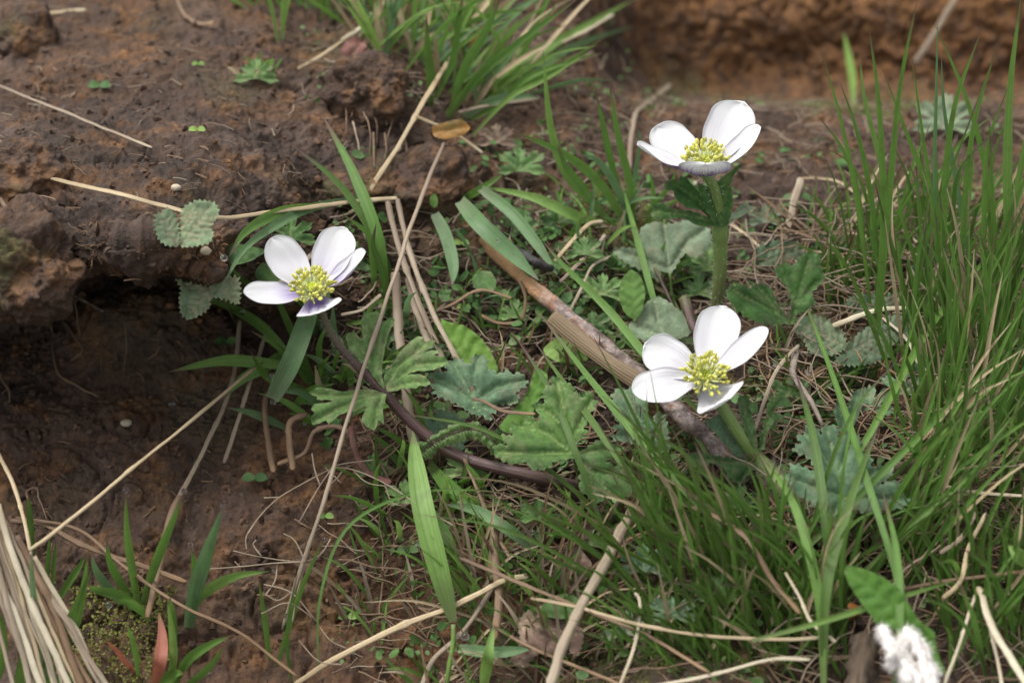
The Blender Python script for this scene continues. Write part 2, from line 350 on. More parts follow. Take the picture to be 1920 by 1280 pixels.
M['reed'] = simple('reed_brown', (0.12, 0.08, 0.04), (0.23, 0.165, 0.095), 0.6, 4.0, 0.0004, stretch=(6, 0.7, 1))
M['root'] = simple('root_brown', (0.19, 0.125, 0.075), (0.11, 0.07, 0.045), 0.7, 200)
M['root_pale'] = simple('root_pale', (0.34, 0.27, 0.2), (0.22, 0.16, 0.12), 0.7, 200)
M['twig'] = simple('twig_grey', (0.22, 0.18, 0.15), (0.10, 0.08, 0.065), 0.75, 200, 0.001)
M['dark_bark'] = simple('dark_bark', (0.035, 0.026, 0.022), (0.15, 0.10, 0.06), 0.75, 2.2, 0.003, stretch=(7, 0.9, 1))
M['pebble'] = simple('pebble_pale', (0.42, 0.34, 0.24), (0.5, 0.44, 0.34), 0.6, 150)
M['wool'] = simple('wool_white', (0.78, 0.76, 0.73), (0.58, 0.54, 0.51), 0.9, 260, 0.002, sss=0.25, spec=.1)
def glass():
    m, nt, out = newmat('water_drop'); p = N(nt, 'ShaderNodeBsdfPrincipled', Roughness=0.02, IOR=1.33)
    p.inputs['Transmission Weight'].default_value = 1.0; nt.links.new(p.outputs[0], out.inputs[0]); return m
M['drop'] = glass()
M['moss'] = blade_mat('moss_green', (0.14, 0.17, 0.03), (0.20, 0.20, 0.04), (0.08, 0.07, 0.02), (0.2, 0.22, 0.05), trans=.3)
M['cover'] = blade_mat('tiny_leaf_green', (0.11, 0.19, 0.06), (0.16, 0.24, 0.08), (0.08, 0.1, 0.03), (0.18, 0.22, 0.08), trans=.3)
# ------------------------------------------------------------------ terrain
colpx = [-700, -60, 90, 170, 300, 400, 480, 600, 740, 900, 1080, 1240, 1450, 1920, 2700]
# rows: (py, Y) bottom to top; the earth bank on the left has an overhang, the ground on the right is a flat shelf
def prof(lip, k, ridge=0.0):
    """lip: pixel row of the overhang's lower edge, k: 1 = full hollow, 0 = none"""
    a = [(1900, -21), (1280, -9.5), (1000, -5.6 + .5 * k), (850, -3.0 + 1.2 * k), (745, -1.0 + 2.2 * k)]
    hol = [(lip + 85, 3.6), (lip + 22, 5.2), (lip + 14, -1.8), (lip - 35, -2.6), (430, -1.8)]
    fl = [(680, 0.0), (620, 0.9), (560, 1.8), (500, 2.8), (430, 4.2)]
    a += [(h[0] * k + f[0] * (1 - k), h[1] * k + f[1] * (1 - k)) for h, f in zip(hol, fl)]
    p = [(300, 2.6), (200, 7.2), (100, 11.6), (0, 16.5), (-200, 27), (-420, 44)]
    q = [(310, 6.4), (200, 9.2), (110, 12.5), (0, 17.5), (-200, 27), (-420, 44)]
    a += [(h[0] * k + f[0] * (1 - k), h[1] * k + f[1] * (1 - k)) for h, f in zip(p, q)]
    return a
right = [(1900, -24), (1280, -12), (1000, -7), (850, -4), (750, -2), (680, 0), (620, 1.5), (560, 3), (500, 4.5), (430, 6.4),
         (300, 11.2), (205, 15.8), (198, 20), (165, 27), (-60, 30), (-500, 40)]
mid = [(1900, -22), (1280, -11), (1000, -6.5), (850, -3.8), (750, -1.8), (680, 0), (620, 1.2), (560, 2.4), (500, 3.6), (430, 5.2),
       (320, 8.2), (220, 12.2), (150, 15), (60, 19), (-200, 26), (-420, 40)]
def blend(a, b, t): return [(x[0] * (1 - t) + y[0] * t, x[1] * (1 - t) + y[1] * t) for x, y in zip(a, b)]
cols = [prof(600, 1), prof(585, 1), prof(565, 1), prof(505, 1), prof(490, 1), prof(520, .9), prof(560, .6), prof(560, .2), prof(560, 0),
        blend(prof(560, 0), mid, .7), mid, blend(mid, right, .8), right, right, right]
ctrl = []
for px, rows in zip(colpx, cols):
    P = [at(px, py, Y) for py, Y in rows]
    lo = np.array([P[0][0] * .9, -60, P[0][2] - 9]); P = [lo] + P + [P[-1] + np.array([0, 60, 8.0])]
    ctrl.append(P)
ctrl = np.array(ctrl)                       # (ncol, nrow, 3)
def tris(f):
    n = len(f)
    return f
nrow_f, ncol_f = 820, 760
nrow = ctrl.shape[1]
# row parameter: dense between in-frame rows
tv = np.concatenate([np.linspace(0, 1.6, 25)[:-1], np.linspace(1.6, 15.2, nrow_f - 60)[:-1], np.linspace(15.2, nrow - 1, 37)])
tu_px = np.concatenate([np.linspace(-700, -60, 30)[:-1], np.linspace(-60, 1980, ncol_f - 59)[:-1], np.linspace(1980, 2700, 31)])
colmid = np.interp(tu_px, colpx, np.arange(len(colpx)))
def cr_interp(A, t):
    """catmull-rom along axis 0 at float indices t"""
    n = A.shape[0]; i = np.clip(np.floor(t).astype(int), 0, n - 2); f = (t - i).reshape(-1, *([1] * (A.ndim - 1)))
    g = lambda k: A[np.clip(k, 0, n - 1)]
    p0, p1, p2, p3 = g(i - 1), g(i), g(i + 1), g(i + 2)
    return 0.5 * ((2 * p1) + (p2 - p0) * f + (2 * p0 - 5 * p1 + 4 * p2 - p3) * f ** 2 + (3 * p1 - p0 - 3 * p2 + p3) * f ** 3)
tmp = cr_interp(ctrl.transpose(1, 0, 2), tv)          # (R, ncol, 3)
G = cr_interp(tmp.transpose(1, 0, 2), colmid)         # (C, R, 3)
G = G.transpose(1, 0, 2)
nR, nC = G.shape[:2]
dv = np.gradient(G, axis=0); du = np.gradient(G, axis=1); NR = nrm(np.cross(du, dv)).reshape(-1, 3)
P0 = G.reshape(-1, 3)
dsp = 0.55 * fbm(P0, 0.22, 3, 1) + 0.28 * fbm(P0, 0.75, 3, 11)
w1 = worley(P0 + 0.5 * np.stack([vnoise(P0, 1.1, k) for k in (3, 4, 5)], 1), 0.8, 21); dsp += 0.30 * (0.45 - w1)
w2 = worley(P0 + 0.2 * np.stack([vnoise(P0, 3, k) for k in (3, 4, 5)], 1), 2.3, 31); dsp += 0.07 * (0.45 - w2) - 0.34 * np.abs(fbm(P0, 1.3, 5, 33, .6))
dsp += 0.2 * fbm(P0, 3.0, 5, 41, .65) + 0.05 * vnoise(P0, 11, 51) + 0.06 * (0.4 - worley(P0, 4.2, 35)) * np.clip(fbm(P0, .35, 2, 37) * 2 + .5, 0, 1)
crk = np.abs(fbm(P0, 0.55, 4, 61)); dsp -= 0.3 * np.clip(0.06 - crk, 0, 1) / 0.06 * (vnoise(P0, .3, 9) > 0)
lipm = np.exp(-((P0[:, 1] + 1.5) / 3.5) ** 2) * np.clip((-P0[:, 0] - 3) / 3, 0, 1) * np.clip((P0[:, 2] + 1) / 2, 0, 1)
dsp += lipm * (1.3 * fbm(P0, .42, 3, 63) + .7 * (.45 - worley(P0, .5, 64)) - .5 * np.abs(fbm(P0, .9, 4, 65)))
wall = np.clip((P0[:, 1] - 24) / 6, 0, 1) * (P0[:, 0] > 2)
dsp += wall * (0.8 * fbm(P0, 0.35, 5, 71) + 0.3 * (0.5 - worley(P0, .5, 73)))
PT = P0 + NR * dsp[:, None]
upb = np.clip((P0[:, 0] + 2) / 5, 0, 1)
och = 0.95 * wall + 0.25 * np.clip(fbm(P0, .14, 3, 81) * 2.2, 0, 1) + 0.35 * np.exp(-(((P0[:, 0] + 4) / 5) ** 2 + ((P0[:, 2] + 6) / 2.5) ** 2)) \
    + 0.12 * np.clip((P0[:, 1] - 6) / 4, 0, 1) * (1 - wall)
mossm = np.clip(fbm(P0, .3, 4, 91) * 2.4 - .25, 0, 1) * np.clip(NR[:, 2] * 1.4 - .3, 0, 1) * (0.25 + .75 * upb) * (1 - wall)
ground = obj('ground', PT, grid_faces(nR, nC), M['soil'], origin=(0, 0, 0), attrs={'ochre': och, 'moss': mossm})
ground['kind'] = 'structure'; ground['label'] = 'brown crumbly earth bank with ochre patches and moss'
sub = PT.reshape(nR, nC, 3)[::3, ::3]; ns_, nc_ = sub.shape[:2]
BV = BVHTree.FromPolygons([Vector(p) for p in sub.reshape(-1, 3)], grid_faces(ns_, nc_).tolist())
def hit(px, py):
    d = ray(px, py); r = BV.ray_cast(Vector(CAMP), Vector(d), 300)
    return (r[3], np.array(r[1])) if r[0] is not None else (100.0, np.array([0, 0, 1.0]))
def P(px, py, k=0.0):
    """a point on the picture ray k cm in front of the ground"""
    return CAMP + ray(px, py) * (hit(px, py)[0] - k)
def drop(x, y):
    r = BV.ray_cast(Vector((x, y, 40)), Vector((0, 0, -1)), 200)
    return np.array(r[0]) if r[0] is not None else np.array([x, y, 0])
def trace(pts, k0=0.6, k1=0.6, n=24, clamp=0.25):
    """pts (px,py[,k]); depth along the ray is interpolated between the points that carry a k"""
    pp = np.array([p[:2] for p in pts], dtype=float); L = np.concatenate([[0], np.cumsum(np.linalg.norm(np.diff(pp, axis=0), axis=1))])
    ks = [(p[2] if len(p) > 2 else None) for p in pts]
    if ks[0] is None: ks[0] = k0
    if ks[-1] is None: ks[-1] = k1
    H = [hit(*p)[0] for p in pp]
    kl = [L[i] for i, k in enumerate(ks) if k is not None]; kd = [H[i] - k for i, k in enumerate(ks) if k is not None]
    D = np.interp(L, kl, kd)
    if clamp is not None:
        for i in range(1, len(D) - 1): D[i] = min(D[i], H[i] - clamp)
    return spline([CAMP + ray(*p) * d for p, d in zip(pp, D)], n)
def upright(pts, lean=0.0, n=26, kroot=-0.3, Yroot=None):
    """root first; stays at the root's distance Y (plus lean at the tip), never inside the ground"""
    r = P(*pts[0][:2], kroot) if Yroot is None else at(*pts[0][:2], Yroot)
    out = [r]; m = len(pts)
    for i, p in enumerate(pts[1:], 1):
        Y = r[1] + lean * i / (m - 1); q = at(p[0], p[1], Y); d = np.linalg.norm(q - CAMP); h = hit(p[0], p[1])[0] - 0.35
        out.append(CAMP + ray(p[0], p[1]) * min(d, h))
    return spline(out, n)
PXC = 0.0178
# ------------------------------------------------------------------ soil clods
def ico(sub=3):
    t = (1 + 5 ** .5) / 2
    V = [(-1, t, 0), (1, t, 0), (-1, -t, 0), (1, -t, 0), (0, -1, t), (0, 1, t), (0, -1, -t), (0, 1, -t), (t, 0, -1), (t, 0, 1), (-t, 0, -1), (-t, 0, 1)]
    F = [(0, 11, 5), (0, 5, 1), (0, 1, 7), (0, 7, 10), (0, 10, 11), (1, 5, 9), (5, 11, 4), (11, 10, 2), (10, 7, 6), (7, 1, 8), (3, 9, 4), (3, 4, 2), (3, 2, 6), (3, 6, 8), (3, 8, 9), (4, 9, 5), (2, 4, 11), (6, 2, 10), (8, 6, 7), (9, 8, 1)]
    V = [np.array(v) / np.linalg.norm(v) for v in V]
    for _ in range(sub):
        c = {}; nf = []
        def m(a, b):
            k = (min(a, b), max(a, b))
            if k not in c: v = V[a] + V[b]; V.append(v / np.linalg.norm(v)); c[k] = len(V) - 1
            return c[k]
        for a, b, d in F:
            x, y, z = m(a, b), m(b, d), m(d, a); nf += [(a, x, z), (b, y, x), (d, z, y), (x, y, z)]
        F = nf
    return np.array(V), np.array(F)
ICO5, ICOF5 = ico(5); ICO2, ICOF2 = ico(2); ICO1, ICOF1 = ico(1); ICO0, ICOF0 = ico(0)
def clod(px, py, rx, rz, k, label, seed, ry=None):
    c = P(px, py, k); r = np.array([rx, ry or rx, rz])
    V = ICO5 * r + c
    dn = 0.62 * fbm(V, .45, 4, seed) + .2 * (0.45 - worley(V, 1.1, seed + 3)) + 0.04 * (0.45 - worley(V, 2.8, seed + 5)) - .3 * np.abs(fbm(V, 1.2, 5, seed + 8, .6)) + 0.09 * fbm(V, 4, 4, seed + 9, .65)
    V = V + nrm(ICO5) * dn[:, None] * min(rx, rz) * 1.1
    o = obj('soil_clod', V, ICOF5, M['soil'], origin=c, attrs={'ochre': np.full(len(V), .12), 'moss': np.clip(fbm(V, .5, 3, seed + 1) * 2 - .4, 0, 1)})
    return tag(o, label, 'soil clod', 'soil clods on the bank')
clod(795, 350, 1.8, 1.25, 0.0, 'big dark round soil clod below the top grass tuft', 5)
clod(700, 175, 1.4, 1.5, 0.1, 'tall rooty clod under the red leaf beside the top grass tuft', 9)
clod(45, 500, 2.3, 1.9, 0.3, 'large mossy block of earth at the left edge over the hollow', 43)
clod(680, 335, 1.7, .8, -0.3, 'grey brown clod to the left of the big round clod', 13)
clod(40, 70, 1.5, 1.2, 0.0, 'dark clod in the top left corner under a pale stick', 17)
clod(30, 330, 1.8, 1.4, 0.2, 'mossy clod at the left edge with roots hanging from it', 23)

# ------------------------------------------------------------------ leaves
def seg_dist(p, a, b):
    ab = b - a; t = np.clip(((p - a) @ ab) / max(ab @ ab, 1e-9), 0, 1); return np.linalg.norm(p - a - t[:, None] * ab, axis=1), t
def traced_leaf(name, outline, veins, normal, k, mat, label=None, cat='leaf', group=None, parent=None, teeth=0, tooth=0.03, curl=0.0,
                holes=(), vst=1.0, base=None, res=0.085, stalk=None, stalk_r=0.05, wav=0.05, origin_pt=None, seed=1):
    """outline in photograph pixels laid on a tilted plane at the leaf's own distance, then curved and veined"""
    O = np.array(outline, dtype=float); base = np.array(base if base is not None else O[0], dtype=float)
    n = nrm(np.array(normal, dtype=float))
    B = origin_pt if origin_pt is not None else P(base[0], base[1], k)
    e1 = nrm(np.cross(n, np.array([0, 0, 1.0]) if abs(n[2]) < .9 else np.array([0, 1.0, 0]))); e2 = np.cross(n, e1)
    def to2(p):
        d = ray(p[0], p[1]); t = ((B - CAMP) @ n) / (d @ n); q = CAMP + d * t - B; return np.array([q @ e1, q @ e2])
    O2 = np.array([to2(p) for p in O])
    # refine outline, round it a little, add teeth
    m = len(O2); seglen = np.linalg.norm(np.roll(O2, -1, 0) - O2, axis=1); step = min(0.09, teeth / 7) if teeth else 0.09
    pts = []
    for i in range(m):
        p0, p1, p2, p3 = O2[(i - 1) % m], O2[i], O2[(i + 1) % m], O2[(i + 2) % m]
        c = max(1, int(seglen[i] / step))
        for j in range(c):
            f = j / c; cr = 0.5 * ((2 * p1) + (p2 - p0) * f + (2 * p0 - 5 * p1 + 4 * p2 - p3) * f ** 2 + (3 * p1 - p0 - 3 * p2 + p3) * f ** 3)
            pts.append(0.55 * cr + .45 * (p1 + (p2 - p1) * f))
    Q = np.array(pts)
    area = np.sum(Q[:, 0] * np.roll(Q[:, 1], -1) - Q[:, 1] * np.roll(Q[:, 0], -1))
    if area < 0: Q = Q[::-1]
    if teeth:
        tg = nrm(np.roll(Q, -1, 0) - np.roll(Q, 1, 0)); no = np.stack([tg[:, 1], -tg[:, 0]], 1)
        L = np.concatenate([[0], np.cumsum(np.linalg.norm(np.diff(Q, axis=0), axis=1))]); ph = (L / teeth) % 1.0
        amp = tooth * (np.where(ph < .65, ph / .65, (1 - ph) / .35) - .5)
        Q = Q + no * (amp * (0.8 + .5 * vnoise(np.c_[Q, Q[:, :1] * 0] + seed, 3.0, seed)))[:, None]
    mn, mx = Q.min(0), Q.max(0); gx, gy = np.meshgrid(np.arange(mn[0], mx[0], res), np.arange(mn[1], mx[1], res))
    gp = np.stack([gx.ravel(), gy.ravel()], 1) + RNG.uniform(-.3, .3, (gx.size, 2)) * res
    # inside test
    ins = np.zeros(len(gp), bool); a = Q; b = np.roll(Q, -1, 0)
    for i in range(len(Q)):
        c = (a[i, 1] > gp[:, 1]) != (b[i, 1] > gp[:, 1])
        ins ^= c & (gp[:, 0] < (b[i, 0] - a[i, 0]) * (gp[:, 1] - a[i, 1]) / (b[i, 1] - a[i, 1] + 1e-12) + a[i, 0])
    gp = gp[ins]
    if len(gp):
        dmin = np.min(np.linalg.norm(gp[:, None] - Q[None, ::2], axis=2), axis=1); gp = gp[dmin > res * .45]
    allp = np.vstack([Q, gp]); cn = len(Q)
    r = delaunay_2d_cdt([Vector(p) for p in allp], [], [list(range(cn))], 1, 1e-5)
    V2 = np.array([v[:] for v in r[0]]); F = [f for f in r[2] if len(f) == 3]
    for h in holes:
        hc = to2(h[:2]); F = [f for f in F if np.linalg.norm(V2[list(f)].mean(0) - hc) > h[2]]
    vv = np.full(len(V2), 9.0)
    for v in veins:
        w = [to2(p) for p in v]
        for i in range(len(w) - 1):
            d, t = seg_dist(V2, w[i], w[i + 1]); vv = np.minimum(vv, d)
    vein = vst * np.exp(-(vv / 0.03) ** 2); ridge = np.sqrt(vst) * np.exp(-(vv / 0.11) ** 2)
    de = np.min(np.linalg.norm(V2[:, None] - Q[None, ::3], axis=2), axis=1); edge = np.exp(-(de / .03) ** 2)
    size = np.linalg.norm(mx - mn); R = np.linalg.norm(V2, axis=1)
    z = -0.15 * ridge * min(1, size / 3) + wav * size * .5 * fbm(np.c_[V2, V2[:, :1] * 0] + seed * 3.1, 1.6 / size * 2, 3, seed) + 0.02 * vnoise(np.c_[V2, V2[:, :1] * 0], 5, seed)
    z = z - curl * R * R / size * 1.0 - 0.05 * np.exp(-(de / .07) ** 2) * min(1, size / 3)
    z -= z[np.argmin(R)]
    V = B + V2[:, :1] * e1 + V2[:, 1:] * e2 + z[:, None] * n
    kw = dict(uv=V2 / 2, attrs={'vein': vein, 'edge': edge})
    if parent is not None:
        o = obj(name, V, np.array(F), mat, parent=parent, **kw)
        if label: o['label'] = label
        return o
    if stalk is None:
        return tag(obj(name, V, np.array(F), mat, origin=B, **kw), label, cat, group)
    t = thing(name, label, cat, B, group)
    obj('leaf_blade', V, np.array(F), mat, parent=t, **kw)
    C = spline([B] + [P(q[0], q[1], q[2] if len(q) > 2 else -.2) for q in stalk], 10)
    sv, sf, su = tube_geo(C, stalk_r, 6); obj('stalk', sv, sf, M['stem_green'], parent=t, uv=su)
    return t
FLATUP = (0, -0.35, 0.94); TOCAM = (0, -0.8, 0.6)
# ------------------------------------------------------------------ anemones
def petal_obj(parent, c, tip, up, w, bow, blush=0.0, broad=0.0, cup=0.35, sidecurl=0.0, n=26, m=15, asym=0.0):
    """c: base, tip: 3-D points, up: inner side direction, w: full width, bow: how far the middle sags away from the inner side"""
    c, tip, up = map(np.array, (c, tip, up)); ax = tip - c; L = np.linalg.norm(ax); T = ax / L
    nn = nrm(up - (up @ T) * T); S = np.cross(T, nn)
    s = (np.sin(np.linspace(0, 1, n) * np.pi / 2) ** 1.15)[:, None]; t = np.linspace(-1, 1, m)[None, :]
    sc_ = 0.60 + .2 * broad; prof_ = np.where(s < sc_, 0.30 + 0.70 * np.sin(np.pi / 2 * np.clip(s / sc_, 0, 1)) ** 1.15, np.sqrt(np.clip(1 - ((s - sc_) / (1 - sc_)) ** 2.1, 0.0004, 1)))
    prof_ = prof_ * (1 + .02 * np.sin(s * 17))
    half = w / 2 * prof_
    sag = -bow * L * 4 * s * (1 - s) * (1 - .25 * s)
    x = half * t; z = sag + cup * half * t * t * 1.0 + sidecurl * half * t
    edge_w = 0.035 * np.sin(6 * s + 3 * t + tip[0]) * np.abs(t) ** 3 + .03 * np.exp(-(t / .12) ** 2) * np.sin(np.pi * s) * -1 + 0.02 * np.sin(s * 11 + t * 2 + tip[2])
    z = z + edge_w + 0.012 * np.sin(t * 9 + s * 2)
    V = c + ((s + (0 if broad == 0 else -.06 * broad * np.abs(t) ** 2 * s)) * L)[..., None] * T + x[..., None] * S + z[..., None] * nn
    V = V + (asym * L * s * s)[..., None] * S
    V = V.reshape(-1, 3); uv = np.stack([np.broadcast_to((t + 1) / 2, (n, m)).ravel(), np.broadcast_to(s, (n, m)).ravel()], 1)
    du_ = np.gradient(V.reshape(n, m, 3), axis=0); dv_ = np.gradient(V.reshape(n, m, 3), axis=1); nr = nrm(np.cross(du_, dv_)).reshape(-1, 3)
    if nr.mean(0) @ nn < 0: nr = -nr
    V2 = V - nr * 0.012
    F1 = grid_faces(n, m); F2 = F1[:, ::-1] + n * m
    b = list(range(m)) + [i * m + m - 1 for i in range(1, n)] + [(n - 1) * m + j for j in range(m - 2, -1, -1)] + [i * m for i in range(n - 2, 0, -1)]
    b = np.array(b); b2 = np.roll(b, -1); F3 = np.stack([b, b2, b2 + n * m, b + n * m], 1)
    bl = np.tile((blush * np.exp(-((s - .2) / .26) ** 2) * np.exp(-(t / .9) ** 2) * np.ones((n, m))).ravel(), 2)
    return obj('petal', np.vstack([V, V2]), [F1, F2, F3], [M['petal_in'], M['petal_out']], parent=parent, uv=np.vstack([uv, uv]), attrs={'blush': bl},
               midx=np.concatenate([np.zeros(len(F1)), np.ones(len(F2)), np.zeros(len(F3))]))
def stamens(parent, c, axis, R, L, n, seed, lean=0.0):
    rs = random.Random(seed); axis = nrm(np.array(axis)); e1 = nrm(np.cross(axis, [0, 1, 0.2])); e2 = np.cross(axis, e1)
    fm = am = None
    for i in range(n):
        u = ((i + .5) / n) ** 0.75; a = i * 2.39996 + rs.uniform(-.25, .25)
        rad = nrm(e1 * math.cos(a) + e2 * math.sin(a))
        spread = math.radians(12 + 62 * u + rs.uniform(-7, 7)); ln = L * (0.78 + .28 * u + rs.uniform(-.1, .1))
        b = c + rad * 0.12 + axis * 0.02
        d0 = nrm(axis * math.cos(spread) + rad * math.sin(spread)); d1 = nrm(d0 + axis * .45)
        mid_ = b + d0 * ln * .55; e = mid_ + d1 * ln * .45
        C = spline([b, mid_, e], 7); V, F, uv = tube_geo(C, np.linspace(.034, .024, 7), 5)
        s = obj('stamen', V, F, M['filament'], parent=parent, uv=uv)
        # anther: two-lobed capsule
        td = nrm(d1 + .5 * nrm(np.array([rs.uniform(-1, 1), rs.uniform(-1, 1), rs.uniform(-1, 1)])) * .5)
        sx = nrm(np.cross(td, nrm(np.array([rs.uniform(-1, 1), rs.uniform(-1, 1), .3])))); sy = np.cross(td, sx)
        q = ICO2; k = rs.uniform(.6, 1.2)
        rx = 0.062 * k * (0.72 + .28 * np.abs(q[:, 0])); W = e + td * 0.07 + (q[:, 0] * rx)[:, None] * sx * 1.15 + (q[:, 1] * .048 * k)[:, None] * sy + (q[:, 2] * .115 * k)[:, None] * td
        obj('anther', W, ICOF2, M['anther'], parent=s)
    # pistil: dome of small carpels as one part
    VV, FF, o_ = [], [], 0
    for i in range(26):
        u = ((i + .5) / 26) ** .5; a = i * 2.39996; dr = nrm(axis + (e1 * math.cos(a) + e2 * math.sin(a)) * u * 1.1)
        q = c + axis * .06 + dr * .20; VV.append(ICO1 * .042 + q + (ICO1 @ dr)[:, None] * dr * .05); FF.append(ICOF1 + o_); o_ += len(ICO1)
    obj('pistil', np.vstack(VV), np.vstack(FF), M['pistil'], parent=parent)
def hairs(parent, C, R, n, L, seed, name='stem_hair'):
    r = np.random.default_rng(seed); VV, FF = [], []
    T = nrm(np.gradient(C, axis=0))
    for i in range(n):
        k = r.integers(0, len(C)); rr = R if np.isscalar(R) else R[k]; d = r.normal(size=3); d = nrm(d - (d @ T[k]) * T[k]); s = nrm(np.cross(d, r.normal(size=3)))
        p = C[k] + T[k] * r.uniform(-.1, .1) + d * rr * .9; e = p + (d + T[k] * r.uniform(-.5, .3)) * L * r.uniform(.5, 1); w = .006
        VV.append([p - s * w, p + s * w, e]); FF.append([3 * i, 3 * i + 1, 3 * i + 2])
    o = obj(name, np.array(VV).reshape(-1, 3), np.array(FF), M['hair'], parent=parent); o['kind'] = 'stuff'
def tube_obj(name, C, R, mat, parent=None, ns=8, rough=0.0, flat=1.0, seed=0, origin=None):
    V, F, uv = tube_geo(C, R, ns, seed, rough, flat); return obj(name, V, F, mat, parent=parent, uv=uv, origin=origin)
def on(px, py, dist): return CAMP + ray(px, py) * dist
def dist_of(p): return np.linalg.norm(np.asarray(p) - CAMP)
# -- left flower ----------------------------------------------------
cA = P(587, 546, 4.2); dA = dist_of(cA)
tA = thing('white_anemone', 'leftmost white anemone, violet at the petal bases, on a dark arching stem', 'flower', P(1130, 918, .3), 'white anemones')
def pt(cen, px, py, dd): return on(px, py, dist_of(cen) + dd)
upA = np.array([0.0, -0.35, .94])
def fl(parent, cen, cpx, petals, axis):
    for (tx, ty, dd, w, bow, blush, cup, sc, up, asym, *br) in petals:
        tip = pt(cen, tx, ty, dd); d = nrm(tip - cen); b = cen + d * .12 - nrm(np.array(axis)) * (br[1] if len(br) > 1 else 0)
        petal_obj(parent, b, tip, up, w, bow, blush, cup=cup, sidecurl=sc, asym=asym, broad=br[0] if br else 0)
# (tip px, tip py, depth offset from the heart, width cm, bow, blush, cup, side curl, inner direction, asym)
fl(tA, cA, (585, 556), [
    (508, 447, 0.3, 1.28, 0.09, .1, .2, 0, (.5, -.75, .45), 0),
    (648, 426, 0.4, 1.35, 0.09, .3, .3, 0, (-.35, -.85, .4), 0, .4),
    (684, 469, -0.5, .85, 0.16, .9, .5, 0, (-.75, -.25, .55), 0),
    (457, 549, -0.4, 1.02, 0.07, .8, .3, .0, (.1, -.25, .95), 0.0),
    (602, 586, -1.38, 1.45, 0.13, 1.5, .15, -.3, (0, .05, 1.0), 0, .5, .15)], (0, -.3, 1))
stamens(tA, cA + np.array([0, -.1, .05]), (-.05, -.35, .93), .7, .56, 84, 1)
CA = np.array([on(600, 585, dA + .3), on(618, 620, dA + .4), on(650, 665, dA + .5), on(690, 705, dA + .6), on(722, 738, dA + .7), on(765, 785, dA + .9), on(850, 850, dist_of(P(850, 850, 1.5))), P(1000, 893, 1.0), P(1130, 920, .3)])
CA[0] = cA + np.array([.05, .15, -.15])
CA = spline(CA, 60); RA = np.interp(np.linspace(0, 1, 60), [0, .25, .3, .6, 1], [.11, .14, .16, .2, .21])
tube_obj('stem', CA, RA, M['stem_purple'], tA, 10, rough=.12); hairs(tA, CA[:34], .14, 420, .14, 3)
jA = on(722, 736, dA + .55)
br_up = [(722, 733), (701, 710), (682, 682), (661, 661), (648, 637), (651, 627), (663, 624), (672, 633), (679, 650), (681, 626), (676, 604), (682, 593), (698, 587), (712, 589), (717, 606), (724, 603), (733, 596), (740, 601), (729, 626), (722, 654), (717, 682), (716, 705)]
br_rt = [(722, 731), (722, 705), (736, 687), (752, 661), (771, 642), (785, 633), (797, 634), (794, 640), (818, 640), (813, 647), (815, 652), (794, 661), (771, 670), (795, 662), (813, 658), (829, 661), (815, 667), (836, 672), (841, 682), (825, 691), (808, 697), (783, 698), (762, 703), (790, 704), (804, 712), (808, 722), (790, 724), (780, 729), (757, 730), (733, 735)]
br_lf = [(724, 738), (724, 745), (717, 771), (719, 785), (719, 798), (709, 788), (708, 797), (701, 808), (691, 804), (677, 790), (686, 764), (661, 773), (637, 780), (616, 797), (611, 790), (586, 798), (583, 783), (590, 776), (583, 769), (590, 759), (607, 758), (625, 752), (593, 751), (595, 745), (579, 738), (595, 729), (619, 731), (640, 736), (665, 733), (694, 732), (715, 736)]
traced_leaf('bract', br_up, [[(722, 733), (705, 680), (697, 600)], [(715, 700), (720, 650), (734, 602)], [(708, 700), (680, 660), (656, 632)]], (.1, -.7, .7), 0, M['leaf_mid'], parent=tA, origin_pt=jA, base=(722, 735), seed=2)
traced_leaf('bract', br_rt, [[(722, 731), (745, 690), (800, 645)], [(740, 715), (780, 685), (835, 680)], [(730, 730), (770, 718), (803, 718)]], (-.2, -.6, .8), 0, M['leaf_mid'], parent=tA, origin_pt=jA, base=(722, 735), seed=3)
traced_leaf('bract', br_lf, [[(724, 738), (660, 755), (590, 790)], [(720, 742), (707, 770), (703, 800)], [(690, 740), (640, 745), (585, 740)]], (.1, -.65, .75), 0, M['leaf_mid'], parent=tA, origin_pt=jA, base=(722, 735), seed=4)
# -- top right flower -------------------------------------------------
footB = P(1342, 610, .2); YB = footB[1] - .2
cB = at(1320, 318, YB - .3); dB = dist_of(cB)
tB = thing('white_anemone', 'cup shaped white anemone at top right, highest of the flowers, on an upright hairy stem', 'flower', footB, 'white anemones')
fl(tB, cB, (1318, 300), [
    (1230, 236, 0.9, 1.5, 0.12, 0, .3, 0, (.5, -.75, .5), 0, .3),
    (1394, 190, 0.7, 1.62, 0.12, 0, .35, 0, (-.5, -.8, .3), 0, .4),
    (1426, 238, -0.5, 1.1, 0.18, 0, .45, 0, (-.7, -.2, .65), 0),
    (1195, 270, -0.5, 1.0, 0.12, 0, .4, 0, (.35, .1, .92), 0),
    (1322, 307, -1.3, 1.7, 0.26, 0, .25, 0, (0, .25, .95), 0, .3)], (0, -.2, 1))
stamens(tB, cB + np.array([0, -.05, .2]), (0, -.28, .95), .6, .6, 76, 2)
CB = spline([cB + np.array([.02, .1, -.2]), at(1338, 350, YB - .2), at(1350, 420, YB), at(1350, 500, YB), at(1346, 560, YB), footB], 40)
RB = np.interp(np.linspace(0, 1, 40), [0, .3, .42, .46, 1], [.15, .18, .3, .24, .22])
tube_obj('stem', CB, RB, M['stem_green'], tB, 12, rough=.1); hairs(tB, CB, .24, 500, .2, 4)
jB = at(1352, 418, YB - .2)
